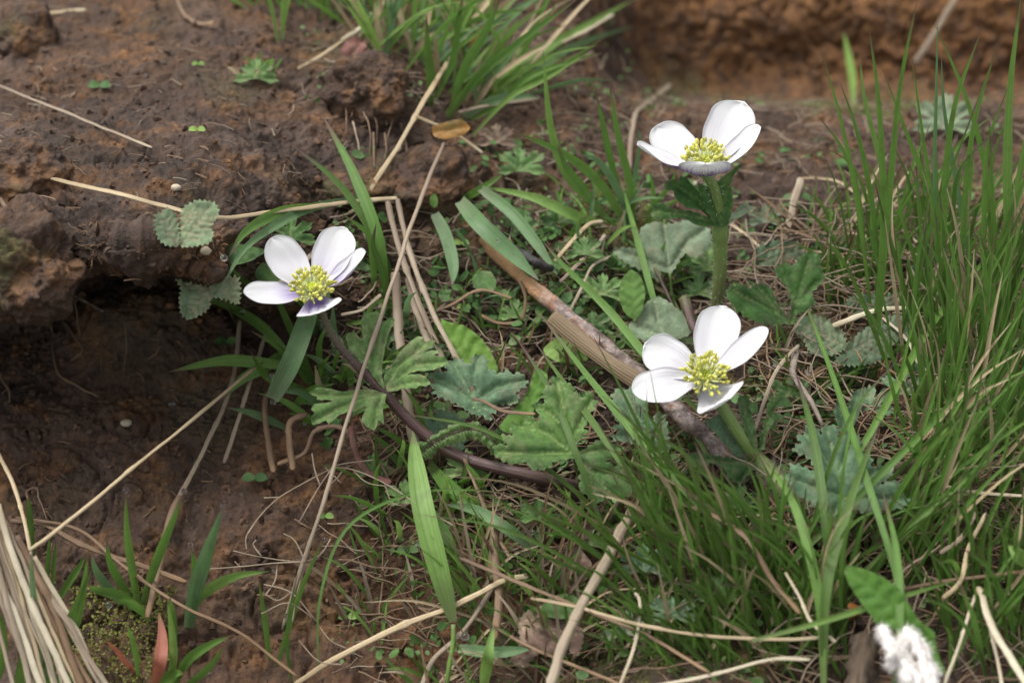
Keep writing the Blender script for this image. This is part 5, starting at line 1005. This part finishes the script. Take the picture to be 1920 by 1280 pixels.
def fill(t, n, cx, cy, rx, ry, hmin, hmax, w, mats, leanx=0.0, spread=.35, leany=0.0, bend=.3, tol=2, seed=0, fold=.35):
    """blades rooted on the ground inside an ellipse centred at world (cx, cy)"""
    rs = random.Random(seed); made = 0; tries = 0
    while made < n and tries < n * 6:
        tries += 1; a = rs.uniform(0, 6.283); q = rs.uniform(0, 1) ** .5; x = cx + rx * q * math.cos(a); y = cy + ry * q * math.sin(a)
        r = drop(x, y) - np.array([0, 0, .15]); h = rs.uniform(hmin, hmax)
        d = np.array([leanx + rs.gauss(0, spread) + .25 * (x - cx) / max(rx, 1), leany + rs.gauss(0, spread * .6), 1.0]); d = nrm(d)
        side = np.array([rs.gauss(0, 1), rs.gauss(0, .7), 0]) * bend + np.array([d[0], d[1], 0]) * bend * 1.5
        C = spline([r, r + d * h * .4, r + d * h * .75 + side * h * .12, r + d * h + side * h * .34 - np.array([0, 0, abs(side[0]) * h * .12])], 16)
        if masked(C, tol): continue
        W = rs.uniform(.7, 1.25) * w; V, F, uv = blade_geo(C, W, fold, roll=rs.uniform(-.9, .9), twist=rs.uniform(-.6, .6))
        obj('blade', V, F, M[('straw' if rs.random() < .1 else rs.choice(mats))], parent=t, uv=uv); made += 1
def tuft(label, n, cx, cy, rx, ry, h0, h1, w, mats, **kw):
    g = kw.pop('group', 'grass tufts'); t = thing('grass_tuft', label, 'grass', drop(cx, cy), g); fill(t, n, cx, cy, rx, ry, h0, h1, w, mats, **kw); return t
# lower left seedling tuft
LT = tuft_traced('grass_tuft', 'young green tuft at lower left with dew drops on its tips', (350, 1200), [
    ([(262, 1150), (290, 1060), (318, 990), (345, 922)], 20, 'grass', 'u', -1), ([(262, 1160), (250, 1080), (238, 1000), (236, 922)], 17, 'grass', 'u', -1), ([(350, 1200), (365, 1110), (390, 1030), (416, 955)], 32, 'grass_blue', 'u', -1),
    ([(350, 1195), (362, 1120), (364, 1060), (357, 1022)], 17, 'grass', 'u', -.5), ([(355, 1150), (385, 1110), (440, 1080), (505, 1070)], 22, 'grass_light', 'u', -2), ([(260, 1140), (225, 1090), (205, 1050), (200, 1010)], 18, 'grass', 'u', -.5),
    ([(240, 1140), (210, 1110), (180, 1070), (172, 1040)], 20, 'grass_blue', 'u', -.5), ([(290, 1170), (260, 1140), (235, 1128), (205, 1130)], 18, 'grass', 'u', -2), ([(330, 1210), (325, 1170), (322, 1140), (318, 1118)], 16, 'grass', 'u', -1),
    ([(250, 1150), (235, 1120), (180, 1105), (165, 1095)], 20, 'grass', 'u', -1.5)])
gblade('pinkish red blade standing in the lower left tuft', [(288, 1290, .5), (300, 1240, 2), (304, 1190, 2), (298, 1148, 2)], 22, 'grass_red')
tuft_traced('grass_tuft', 'tuft at the bottom left corner in front of the straw bundle', (80, 1290), [
    ([(60, 1290), (110, 1200), (150, 1120), (175, 1062)], 16, 'grass', 'u', -1), ([(75, 1300), (140, 1180), (160, 1080), (165, 1040)], 15, 'grass', 'u', -1), ([(62, 1060), (58, 1000), (55, 950), (54, 922)], 14, 'grass', 'u', 0), ([(85, 1110), (90, 1060), (92, 1020), (93, 1003)], 10, 'grass', 'u', 0),
    ([(98, 1120), (100, 1070), (104, 1030), (104, 1010)], 9, 'grass', 'u', 0), ([(100, 1140), (130, 1090), (150, 1060), (163, 1036)], 16, 'grass', 'u', 0), ([(90, 1290), (70, 1180), (60, 1080), (60, 1030)], 14, 'grass_blue', 'u', -1), ([(-10, 1290), (5, 1230), (4, 1180), (0, 1140)], 20, 'grass', 'u', -1),
    ([(30, 1300), (45, 1250), (60, 1210), (95, 1190)], 30, 'grass', 'u', -1), ([(60, 1300), (110, 1275), (150, 1265), (185, 1262)], 26, 'grass', 'u', -1)])
tuft_traced('grass_tuft', 'tuft of pointed blades at the bottom edge right of the red blade', (320, 1290), [
    ([(310, 1300), (325, 1240), (322, 1180), (314, 1125)], 17, 'grass_light', 'u', -1), ([(320, 1300), (350, 1240), (390, 1210), (440, 1188)], 20, 'grass', 'u', -1), ([(330, 1300), (370, 1270), (400, 1240), (422, 1205)], 16, 'grass', 'u', -1), ([(260, 1280), (255, 1230), (245, 1190), (235, 1165)], 12, 'grass', 'u', -1),
    ([(265, 1270), (235, 1240), (215, 1215), (195, 1198)], 12, 'grass_red', 'u', -1), ([(280, 1295), (310, 1275), (330, 1262), (345, 1262)], 26, 'grass', 'u', -1), ([(508, 1260), (500, 1190), (492, 1130), (485, 1085)], 12, 'grass', 'u', 0), ([(515, 1262), (540, 1180), (570, 1090), (610, 1005)], 12, 'grass', 'u', 0),
    ([(550, 1290), (540, 1230), (540, 1170), (560, 1060)], 8, 'grass', 'u', 0)])
# tuft behind the left flower
tuft_traced('grass_tuft', 'messy green tuft growing round the foot of the left flower', (600, 720), [
    ([(590, 740), (540, 720), (500, 705), (470, 660)], 20, 'grass', 'u', -1), ([(600, 740), (560, 650), (520, 560), (505, 520)], 16, 'grass_dark', 'u', -.5), ([(610, 730), (560, 690), (520, 650), (470, 620)], 16, 'grass', 'u', -1), ([(620, 740), (600, 680), (600, 640), (620, 600)], 14, 'grass', 'u', 0),
    ([(640, 780), (600, 760), (560, 735), (500, 735)], 18, 'grass_blue', 'u', -1), ([(620, 740), (640, 700), (650, 660), (640, 620)], 14, 'grass_dark', 'u', 0), ([(600, 735), (570, 700), (560, 660), (580, 630)], 22, 'grass', 'u', -.5), ([(560, 600), (480, 540), (440, 510), (420, 470)], 15, 'grass_dark', 'u', 0),
    ([(620, 640), (560, 560), (500, 540), (470, 520)], 18, 'grass', 'u', 0), ([(700, 650), (690, 600), (700, 570), (730, 560)], 14, 'grass_light', 'u', 0), ([(625, 610), (665, 605), (690, 600), (712, 590)], 10, 'grass_light', 'u', -1), ([(700, 560), (700, 500), (690, 440), (640, 400)], 16, 'grass', 'u', 0),
    ([(660, 640), (690, 600), (720, 580), (760, 560)], 14, 'grass', 'u', 0), ([(730, 620), (720, 520), (700, 460), (705, 420)], 16, 'grass_dark', 'u', 0)])
tuft('thin green blades among the bent stalks right of the left flower', 26, -4.2, .2, 2.0, 1.4, 1.2, 3.0, .22, ['grass', 'grass_dark', 'grass_blue'], spread=.8, seed=101)
tuft('blades hanging below the left flower plant', 22, -6.4, -.6, 1.6, 1.0, 1.2, 2.6, .24, ['grass', 'grass_blue'], spread=.9, leany=-.4, seed=102)
tuft('blades under the thick dark stem in the lower middle', 34, -2.0, -4.6, 2.6, 1.8, 1.5, 3.4, .22, ['grass', 'grass_light', 'grass_dark'], spread=.6, seed=103)
# top tuft
TT = tuft_traced('grass_tuft', 'large bright green tuft at the top centre with wide blades leaning right', (850, 200), [
    ([(840, 240), (900, 160), (1040, 80), (1195, -5)], 26, 'grass_light', 't', 0), ([(850, 230), (930, 175), (1060, 95), (1190, 48)], 22, 'grass_blue', 't', 0), ([(842, 225), (870, 130), (910, 60), (945, -20)], 22, 'grass', 'u', -1), ([(835, 230), (890, 150), (960, 90), (1100, -15)], 20, 'grass', 'u', -1),
    ([(806, 210), (808, 150), (802, 100), (800, 30)], 22, 'grass_dark', 'u', 0), ([(810, 200), (850, 110), (860, 40), (870, -20)], 16, 'grass', 'u', 0), ([(870, 230), (930, 200), (990, 145), (1130, 100)], 16, 'grass', 'u', -1), ([(880, 260), (960, 180), (1020, 150), (1100, 100)], 12, 'grass_light', 'u', -1),
    ([(865, 225), (920, 190), (980, 180), (1015, 184)], 22, 'grass_blue', 'u', -1), ([(830, 220), (860, 185), (920, 120), (1000, 60)], 15, 'grass_light', 'u', -1)])
fill(TT, 150, -2.6, 13.5, 3.4, 2.2, 1.6, 5.6, .19, ['grass', 'grass_light', 'grass_light', 'grass_blue', 'straw'], leanx=.35, spread=.6, seed=110)
fill(TT, 90, -5.2, 17.0, 3.0, 1.6, 1.6, 4.2, .17, ['grass', 'grass_light', 'grass_blue', 'straw'], leanx=-.1, spread=.5, seed=111)
tuft('blurred green blades along the top edge left of the main tuft', 60, -9.0, 18.0, 2.6, 1.8, 1.0, 3.0, .16, ['grass', 'grass_light'], spread=.6, seed=112)
tuft('small blurred tuft at the top edge near the left corner', 20, -15.5, 18.6, 1.2, .8, .8, 1.9, .22, ['grass_light', 'grass'], spread=.8, seed=113)
tuft('little star of blades on the upper soil', 14, -9.3, 10.6, .5, .4, .6, 1.2, .16, ['grass', 'grass_light'], spread=.8, seed=114)
tuft('single thin blades standing on the top left of the tuft', 3, -8.8, 13.8, .4, .4, 3.5, 5, .2, ['grass_light'], spread=.1, seed=115)
tuft_traced('grass_tuft', 'loose tuft of slender blades left of the top flower', (1130, 400), [
    ([(1165, 420), (1070, 340), (1035, 250), (1018, 95)], 20, 'grass_light', 'u', 0), ([(1180, 440), (1130, 350), (1060, 290), (958, 245)], 22, 'grass', 'u', 0), ([(1190, 430), (1180, 340), (1160, 260), (1142, 155)], 18, 'grass', 'u', 0), ([(1170, 400), (1145, 300), (1130, 230), (1115, 165)], 16, 'grass', 'u', 0),
    ([(1150, 430), (1090, 350), (1060, 310), (1045, 270)], 20, 'grass', 'u', 0), ([(1185, 430), (1160, 360), (1120, 300), (1090, 290)], 18, 'grass_blue', 'u', 0), ([(1200, 420), (1230, 380), (1260, 340), (1270, 310)], 12, 'grass', 'u', 0), ([(1195, 400), (1190, 340), (1200, 260), (1195, 240)], 10, 'grass_blue', 'u', 0),
    ([(1140, 420), (1080, 400), (1040, 380), (1000, 400)], 12, 'grass_dark', 'u', 0), ([(1205, 430), (1220, 400), (1225, 360), (1218, 320)], 12, 'grass', 'u', 0)])
tuft('short green blades on the soil below the charred stick end', 40, -.5, 2.6, 2.2, 1.4, .6, 1.8, .12, ['grass', 'grass_blue', 'grass_light'], spread=.8, seed=130)
tuft('short blades around the foot of the upright stem', 50, 7.2, 2.6, 2.6, 1.8, .6, 2.0, .13, ['grass', 'grass_dark', 'grass_light'], spread=.8, seed=131)
tuft('low blades on the middle soil beneath the loose tuft', 60, 3.6, 5.2, 3.2, 2.0, .8, 2.2, .16, ['grass', 'grass_blue', 'grass_light'], spread=.8, seed=116)
# tall right clump: traced key blades
def T3(x0, y0, x1, y1, w, bx=0, mat='grass', lean=0): return ([(x0, y0), (x0 + (x1 - x0) * .3 + bx * .6, y0 + (y1 - y0) * .33), (x0 + (x1 - x0) * .65 + bx, y0 + (y1 - y0) * .67), (x1, y1)], w, mat, 'u', lean)
tuft_traced('grass_tuft', 'tall upright rushy grass at upper right, blades crossing the brown bank', (1700, 620), [
    ([(1630, 700), (1655, 450), (1648, 200), (1628, 42)], 14, 'grass', 'u', 0), ([(1640, 720), (1665, 400), (1690, 150), (1722, -10)], 13, 'grass', 'u', 0), ([(1640, 640), (1610, 400), (1580, 240), (1540, 95)], 10, 'grass', 'u', 0), ([(1650, 560), (1635, 380), (1605, 240), (1575, 155)], 12, 'grass', 'u', 0),
    ([(1625, 560), (1610, 370), (1580, 280), (1532, 215)], 10, 'grass', 'u', 0), ([(1775, 640), (1770, 400), (1790, 200), (1842, 52)], 14, 'grass', 'u', 0), ([(1800, 640), (1805, 450), (1825, 240), (1872, 78)], 13, 'grass', 'u', 0), ([(1770, 640), (1750, 400), (1725, 220), (1708, 95)], 9, 'grass', 'u', 0),
    ([(1760, 600), (1752, 350), (1756, 150), (1758, 25)], 9, 'grass_blue', 'u', 0), ([(1900, 640), (1890, 400), (1893, 180), (1915, -10)], 20, 'grass_light', 'u', 0), ([(1860, 600), (1850, 330), (1810, 180), (1752, 45)], 12, 'grass', 'u', 1), ([(1850, 640), (1845, 400), (1855, 260), (1890, 165)], 11, 'grass', 'u', 0),
    ([(1880, 620), (1900, 400), (1925, 250), (1940, 150)], 14, 'grass_light', 'u', 0), ([(1830, 600), (1760, 400), (1700, 250), (1655, 130)], 13, 'grass', 'u', 1), ([(1840, 620), (1800, 380), (1770, 200), (1765, 105)], 11, 'grass_blue', 'u', 0), ([(1870, 640), (1865, 500), (1862, 380), (1855, 225)], 13, 'grass', 'u', 0),
    ([(1800, 640), (1790, 480), (1800, 320), (1875, 240)], 10, 'grass_dark', 'u', 0), ([(1600, 200), (1598, 150), (1590, 100), (1582, 60)], 22, 'grass_light', 't', 0), ([(1760, 620), (1720, 500), (1690, 400), (1680, 315)], 9, 'grass', 'u', 0), ([(1700, 500), (1650, 300), (1620, 180), (1612, 105)], 12, 'grass_light', 'u', 1),
    ([(1740, 700), (1690, 520), (1660, 420), (1640, 340)], 10, 'grass_dark', 'u', 0), ([(1830, 640), (1880, 440), (1920, 340), (1950, 260)], 11, 'grass', 'u', 0), ([(1700, 700), (1730, 480), (1780, 330), (1840, 170)], 9, 'grass', 'u', 0)])
FR = dict(group='grass tufts', bend=.25)
tuft('dense slender grass behind the facing pair of saw toothed leaves', 140, 15.0, 3.5, 3.4, 2.6, 2.5, 6.0, .135, ['grass', 'grass', 'grass_dark'], leanx=.05, spread=.2, seed=120, **FR)
tuft('dense slender grass at the right edge, middle height', 170, 15.3, -1.5, 3.4, 2.4, 3.0, 7.8, .135, ['grass', 'grass', 'grass_dark'], leanx=0.02, spread=.2, seed=121, **FR)
tuft('dense slender grass right of the broad blue green leaf', 140, 14.0, -5.2, 3.0, 2.0, 3.0, 7.0, .135, ['grass', 'grass', 'grass_dark', 'grass_light'], leanx=0.0, spread=.28, seed=122, **FR)
tuft('grass at the bottom right corner', 130, 14.6, -10.0, 3.0, 2.0, 3.0, 6.0, .14, ['grass', 'grass', 'grass_dark'], leanx=0.05, spread=.35, seed=123, **FR)
tuft('dark grass below the lower right flower, left part', 110, 6.6, -8.0, 2.8, 2.6, 3.4, 8.0, .14, ['grass', 'grass_dark', 'grass_dark'], leanx=-.35, spread=.3, tol=2, seed=124, **FR)
tuft('dark grass below the lower right flower, right part', 110, 9.8, -8.2, 2.6, 2.6, 3.4, 8.4, .14, ['grass', 'grass_dark', 'grass'], leanx=-.05, spread=.3, tol=2, seed=125, **FR)
tuft('grass in front at the bottom between the flat straw and the dock leaf', 110, 7.6, -11.0, 3.4, 1.2, 2.0, 4.4, .14, ['grass', 'grass_dark', 'grass_dark'], leanx=-.2, spread=.4, tol=1, seed=126, **FR)
tuft('green blades around the foot of the lower right flower', 40, 7.4, -4.6, 2.6, 1.4, 1.5, 4.2, .18, ['grass', 'grass_dark'], leanx=-.4, spread=.35, tol=1, seed=127, **FR)
tuft('sparse thin blades behind the glossy leaf', 30, 10.0, 3.0, 2.0, 1.2, 1.5, 3.4, .13, ['grass', 'grass_dark'], spread=.4, seed=128)
for a in [('upright thin blades in the lower middle, left of the flat pale straw', 110, .6, -7.6, 2.4, 1.6, 1.6, 4.2, 140), ('thin blades at the bottom around the crumpled dead leaf', 90, 2.2, -9.8, 2.6, 1.2, 1.2, 3.4, 141),
          ('thin blades under the paler green lobe leaf', 80, 3.4, -5.4, 2.2, 1.3, 1.2, 3.4, 142), ('short thin blades along the lower middle soil edge', 36, -3.8, -7.2, 1.6, 1.6, .8, 2.6, 143), ('fine blades behind the leaf with the hole', 40, -.6, .0, 2.4, 1.2, .8, 2.4, 144),
          ('fine grass between the stick and the large deep green leaf', 40, 3.0, -1.2, 2.4, 1.4, .8, 2.4, 145), ('fine grass on the shelf right of the broken straw stub', 70, 12.5, 5.0, 2.8, 2.4, 1.0, 3.6, 148), ('fine low grass at the lower middle edge by the thick tan straw', 60, -.8, -10.2, 2.6, 1.2, 1.0, 2.8, 149), ('fine grass on the rim by the small saw toothed leaves', 60, 9.6, -.8, 2.2, 1.6, 1.0, 3.0, 146), ('thin grass in the gap below the broad blue green leaf', 90, 10.6, -6.6, 2.0, 1.2, 1.6, 4.2, 147)]:
    tuft(a[0], a[1], a[2], a[3], a[4], a[5], a[6], a[7], .12, ['grass', 'grass_dark', 'grass_light', 'straw_grey', 'straw_brown'], spread=.5, seed=a[8])
# ------------------------------------------------------------------ uncounted ground cover
vis = (P0[:, 1] < 24)
idx_all = np.arange(len(PT)); px_ = 960 + FPX * ((PT - CAMP) @ CR) / ((PT - CAMP) @ CF); py_ = 640 - FPX * ((PT - CAMP) @ CU) / ((PT - CAMP) @ CF)
infr = vis & (px_ > -80) & (px_ < 2000) & (py_ > -60) & (py_ < 1360)
def litter(name, label, cand, n, L, W, mat, seed, lift=.15, curv=.16, group=None):
    r = np.random.default_rng(seed); c = r.choice(cand, n); m = 8
    p = PT[c] + NR[c] * (lift * r.uniform(.1, 1, (n, 1)) + .02)
    d = nrm(r.normal(size=(n, 3)) * np.array([1, .55, .3])); d = nrm(d - (d * NR[c]).sum(1, keepdims=True) * NR[c] * .85)
    sd = nrm(np.cross(d, NR[c])); ln = L * r.uniform(.3, 1.2, (n, 1)); s = np.linspace(-.5, .5, m)
    cv = r.normal(size=(n, 1)) * curv * r.uniform(0, 1.6, (n, 1)); cz = r.uniform(-.1, .35, (n, 1)); ph = r.uniform(0, 6, (n, 1))
    C = p[:, None] + d[:, None] * (s[None, :, None] * ln[:, :, None]) + sd[:, None] * ((cv * ln) * (s[None] ** 2 * 2) + ln * .018 * np.sin(ph + s[None] * 11))[..., None] + NR[c][:, None] * ((.25 - s[None] ** 2) * cz * ln)[..., None]
    T = nrm(np.gradient(C, axis=1)); S = nrm(np.cross(T, NR[c][:, None] + .001)); U = np.cross(S, T); w = W * r.uniform(.5, 1.3, (n, 1, 1))
    ang = np.array([0, 2.094, 4.189]); V = C[:, :, None] + w[..., None] * .5 * (np.cos(ang)[None, None, :, None] * S[:, :, None] + .6 * np.sin(ang)[None, None, :, None] * U[:, :, None])
    V = V.reshape(-1, 3); base = (np.arange(n) * m * 3)[:, None, None]; F = (base + grid_faces(m, 3, True)[None]).reshape(-1, 4)
    uv = np.stack([np.tile(np.tile([0, .4, .8], m), n) + np.repeat(r.uniform(0, 9, n), m * 3), np.tile(np.repeat(np.linspace(0.3, .8, m), 3), n)], 1)
    o = obj(name, V, F, mat, origin=(0, 0, 0), uv=uv); return tag(o, label, 'litter', group, 'stuff')
dens = lambda q: idx_all[infr & (RNG.random(len(PT)) < q)]
veg = (px_ > 980) | ((px_ > 620) & (py_ > 350)) | ((py_ < 200) & (px_ > 560))
midreg = idx_all[infr & veg]; rightlow = idx_all[infr & (px_ > 1380) & (py_ > 420)]; anyw = idx_all[infr]
shelf = idx_all[infr & (px_ > 1000) & (py_ < 620)]; lowmid = idx_all[infr & (px_ > 700) & (py_ > 800)]
G_ = 'dead plant litter'
litter('straw_litter', 'tangle of dead tan grass threads on the ground between the plants', midreg, 1000, 1.8, .06, M['straw_grey'], 1, .3, group=G_)
litter('straw_litter', 'fine brown rootlets and dead threads on the soil', anyw, 900, 1.0, .022, M['straw_brown'], 2, .10, group=G_)
litter('straw_litter', 'pale broken straw bits under the right grass', rightlow, 230, 3.2, .07, M['straw_grey'], 3, 2.0, group=G_)
litter('straw_litter', 'small pale broken straw chips on the bare upper soil', idx_all[infr & (px_ < 1000) & (py_ < 390)], 230, .7, .045, M['straw_grey'], 7, .06, group=G_)
litter('straw_litter', 'brown stem chips and bark bits on the soil', anyw, 700, .5, .06, M['straw_brown'], 8, .06, group=G_)
litter('straw_litter', 'short dark broken stalks in the right grass', rightlow, 420, 2.6, .07, M['straw_brown'], 6, 1.6, group=G_)
litter('straw_litter', 'pale dry threads on the shelf behind the top flower', shelf, 240, 1.5, .045, M['straw_grey'], 4, .22, group=G_)
litter('straw_litter', 'brown stalk bits in the lower middle under the grass', lowmid, 650, 2.4, .08, M['straw_brown'], 5, .7, group=G_)
def specks(name, label, cand, n, size, mat, seed, kind='leaf', up=.08, cat='ground cover', clump=None):
    r = np.random.default_rng(seed); c = r.choice(cand, n)
    if clump is not None:
        c = c[fbm(PT[c], clump, 3, seed) > .12]; n = len(c)
    p = PT[c]; s = size * (r.uniform(.5, 1.4, (n, 1)) if kind == 'leaf' else .35 + 2.2 * r.uniform(0, 1, (n, 1)) ** 4)
    if kind == 'leaf':
        nn = nrm(NR[c] + r.normal(size=(n, 3)) * .6); a = nrm(np.cross(nn, r.normal(size=(n, 3)))); b = np.cross(nn, a); p = p + NR[c] * up * r.uniform(0, 1, (n, 1)) + NR[c] * .02
        ring = [(-1, 0, 0), (-.55, .55, .12), (.1, .7, .1), (.7, .45, .05), (1, 0, .15), (.7, -.45, .05), (.1, -.7, .1), (-.55, -.55, .12)]
        V = np.stack([p + s * (x * a + y * b + z * nn) for x, y, z in ring] + [p], 1).reshape(-1, 3); f = np.array([[8, i, (i + 1) % 8] for i in range(8)]); k = 9
        uv = np.tile(np.array([((x + 1) / 2, .3 + .25 * (y + 1)) for x, y, z in ring] + [(.5, .5)]), (n, 1))
    else:
        q = ICO0; sc = r.uniform(.5, 1.4, (n, 1, 3)); V = (p[:, None] + NR[c][:, None] * (s * .1)[:, None] + q[None] * s[:, None] * sc * (1 + .28 * r.normal(size=(n, len(q), 1)))).reshape(-1, 3); f = ICOF0; k = len(q); uv = None
    F = ((np.arange(n) * k)[:, None, None] + f[None]).reshape(-1, 3)
    at2 = None if kind == 'leaf' else {'ochre': np.repeat(r.uniform(0, .6, n) ** 2, k), 'moss': np.zeros(n * k)}
    o = obj(name, V, F, mat, origin=(0, 0, 0), uv=uv, attrs=at2, smooth=(kind == 'leaf')); return tag(o, label, cat, None, 'stuff')
specks('soil_crumbs', 'loose crumbs of brown earth scattered over the bank', anyw, 14000, .06, M['crumb'], 11, 'crumb', cat='soil')
mossy = idx_all[infr & (mossm > .35)]
specks('moss', 'yellow green moss cushions on the soil', mossy, 9000, .045, M['moss'], 12, 'leaf', .15)
specks('ground_cover', 'tiny round green leaves creeping over the soil between the plants', midreg, 9000, .10, M['cover'], 13, 'leaf', .35, clump=.5)
specks('ground_cover', 'patches of small broad weed leaves on the middle ground', idx_all[infr & (px_ > 600) & (px_ < 1600) & (py_ > 280) & (py_ < 900)], 2600, .2, M['leaf_mid'], 16, 'leaf', .5, clump=.6)
specks('ground_cover', 'small weed leaves low among the right grass', np.concatenate([rightlow, lowmid]), 3000, .17, M['leaf_dark'], 14, 'leaf', .7, clump=.3)
lows = idx_all[infr & (py_ > 1100) & (px_ > 130) & (px_ < 330)]
specks('moss', 'mossy patch at the foot of the lower left tuft', lows, 1800, .05, M['moss'], 15, 'leaf', .22)
# tiny seedlings with paired leaves
for (px, py, s, lab) in [(370, 243, .2, 'pair of pale seed leaves on the upper soil'), (187, 160, .3, 'pale blue green seedling on the top left soil'), (372, 120, .16, 'tiny round seedling left of the little star of blades'), (478, 895, .3, 'bright seedling leaf on soil right of the dark hollow'), (610, 967, .2, 'twin round seedlings right of the dry grass head'),
                          (652, 1155, .22, 'seedling right of the dry grass head near the bottom'), (425, 640, .3, 'olive round leaf under the pointed blade'), (765, 1030, .25, 'round seedling under the wide bright blade'), (870, 575, .17, 'tiny green seedling beside the bent stalks'), (945, 1060, .2, 'seedling beside the vertical brown stalk'),
                          (865, 455, .2, 'small seedling left of the charred stick end'), (1250, 860, .3, 'pale bud like leaf under the dark bluish leaf')]:
    t = thing('seedling', lab, 'seedling', P(px, py, .2), 'seedlings'); B0 = P(px, py, .35)
    for sgn in (-1, 1):
        C = spline([B0, B0 + np.array([sgn * s * .6, -.05, .06]), B0 + np.array([sgn * s * 1.4, -.12, .02])], 8)
        V, F, uv = blade_geo(C, s * np.array([.3, .75, 1, 1.1, 1.1, .95, .65, .1]), .2, face=np.array([0, -.5, .85])); obj('leaf', V, F, M['leaf_lime'] if s < .25 else M['leaf_mid'], parent=t, uv=uv, attrs={'vein': np.zeros(len(V)), 'edge': np.zeros(len(V))})
    tube_obj('stalk', spline([P(px, py, -.1), B0], 4), .03, M['stem_green'], t, 5)
# dew drops
for (px, py, k, r, lab) in [(236, 919, 2.4, .085, 'on the tip of the upright blade at lower left'), (345, 920, 2.4, .09, 'on the tip of the leaning blade at lower left'), (357, 1020, 2.4, .085, 'on the short bright blade at lower left'), (417, 950, 2.6, .07, 'on the broad pale blade at lower left'),
                            (204, 1133, 3, .12, 'large, on the drooping blade at lower left'), (340, 565, 2.6, .09, 'at the left edge of the brownish saw toothed leaf'), (322, 757, .9, .11, 'on the dark soil below the hollow'), (420, 483, 2.1, .11, 'under the round leaf left of the left flower'), (454, 585, 3.1, .1, 'on the sweeping blade left of the left flower'),
                            (508, 705, 3.3, .12, 'on the broad grey green blade'), (512, 754, 2.2, .1, 'on the soil below the broad grey green blade'), (872, 1192, 2.0, .13, 'near the foot of the widest bright blade'), (997, 997, 1.8, .09, 'on a thin blade in the lower middle'), (538, 1155, 1.8, .1, 'on the thin blade beside the dry grass head'),
                            (934, 450, 2.6, .08, 'bright, on the broad pale blade over the charred end'), (610, 1010, 1.6, .08, 'on the blade tip right of the dry grass head'), (513, 1070, 3.2, .06, 'at the tip of the arching light blade')]:
    c = P(px, py, k); V = ICO2 * r * np.array([1, 1, .95]) + c; tag(obj('dew_drop', V, ICOF2, M['drop'], origin=c), 'clear dew drop ' + lab, 'water drop', 'dew drops')
# speck on the petal
c = pt(cC, 1283, 745, -.62); V = ICO1 * np.array([.10, .03, .035]) @ np.array(Matrix.Rotation(math.radians(-25), 3, 'Y')).T + c
tag(obj('fly', V, ICOF1, M['char'], origin=c), 'tiny dark insect on the lower left petal of the lower right flower', 'insect')
# everything unset falls back to sensible tags
bpy.context.view_layer.update()
print('tris', sum(len(o.data.polygons) for o in scene.objects if o.type == 'MESH'), 'objects', len(scene.objects))
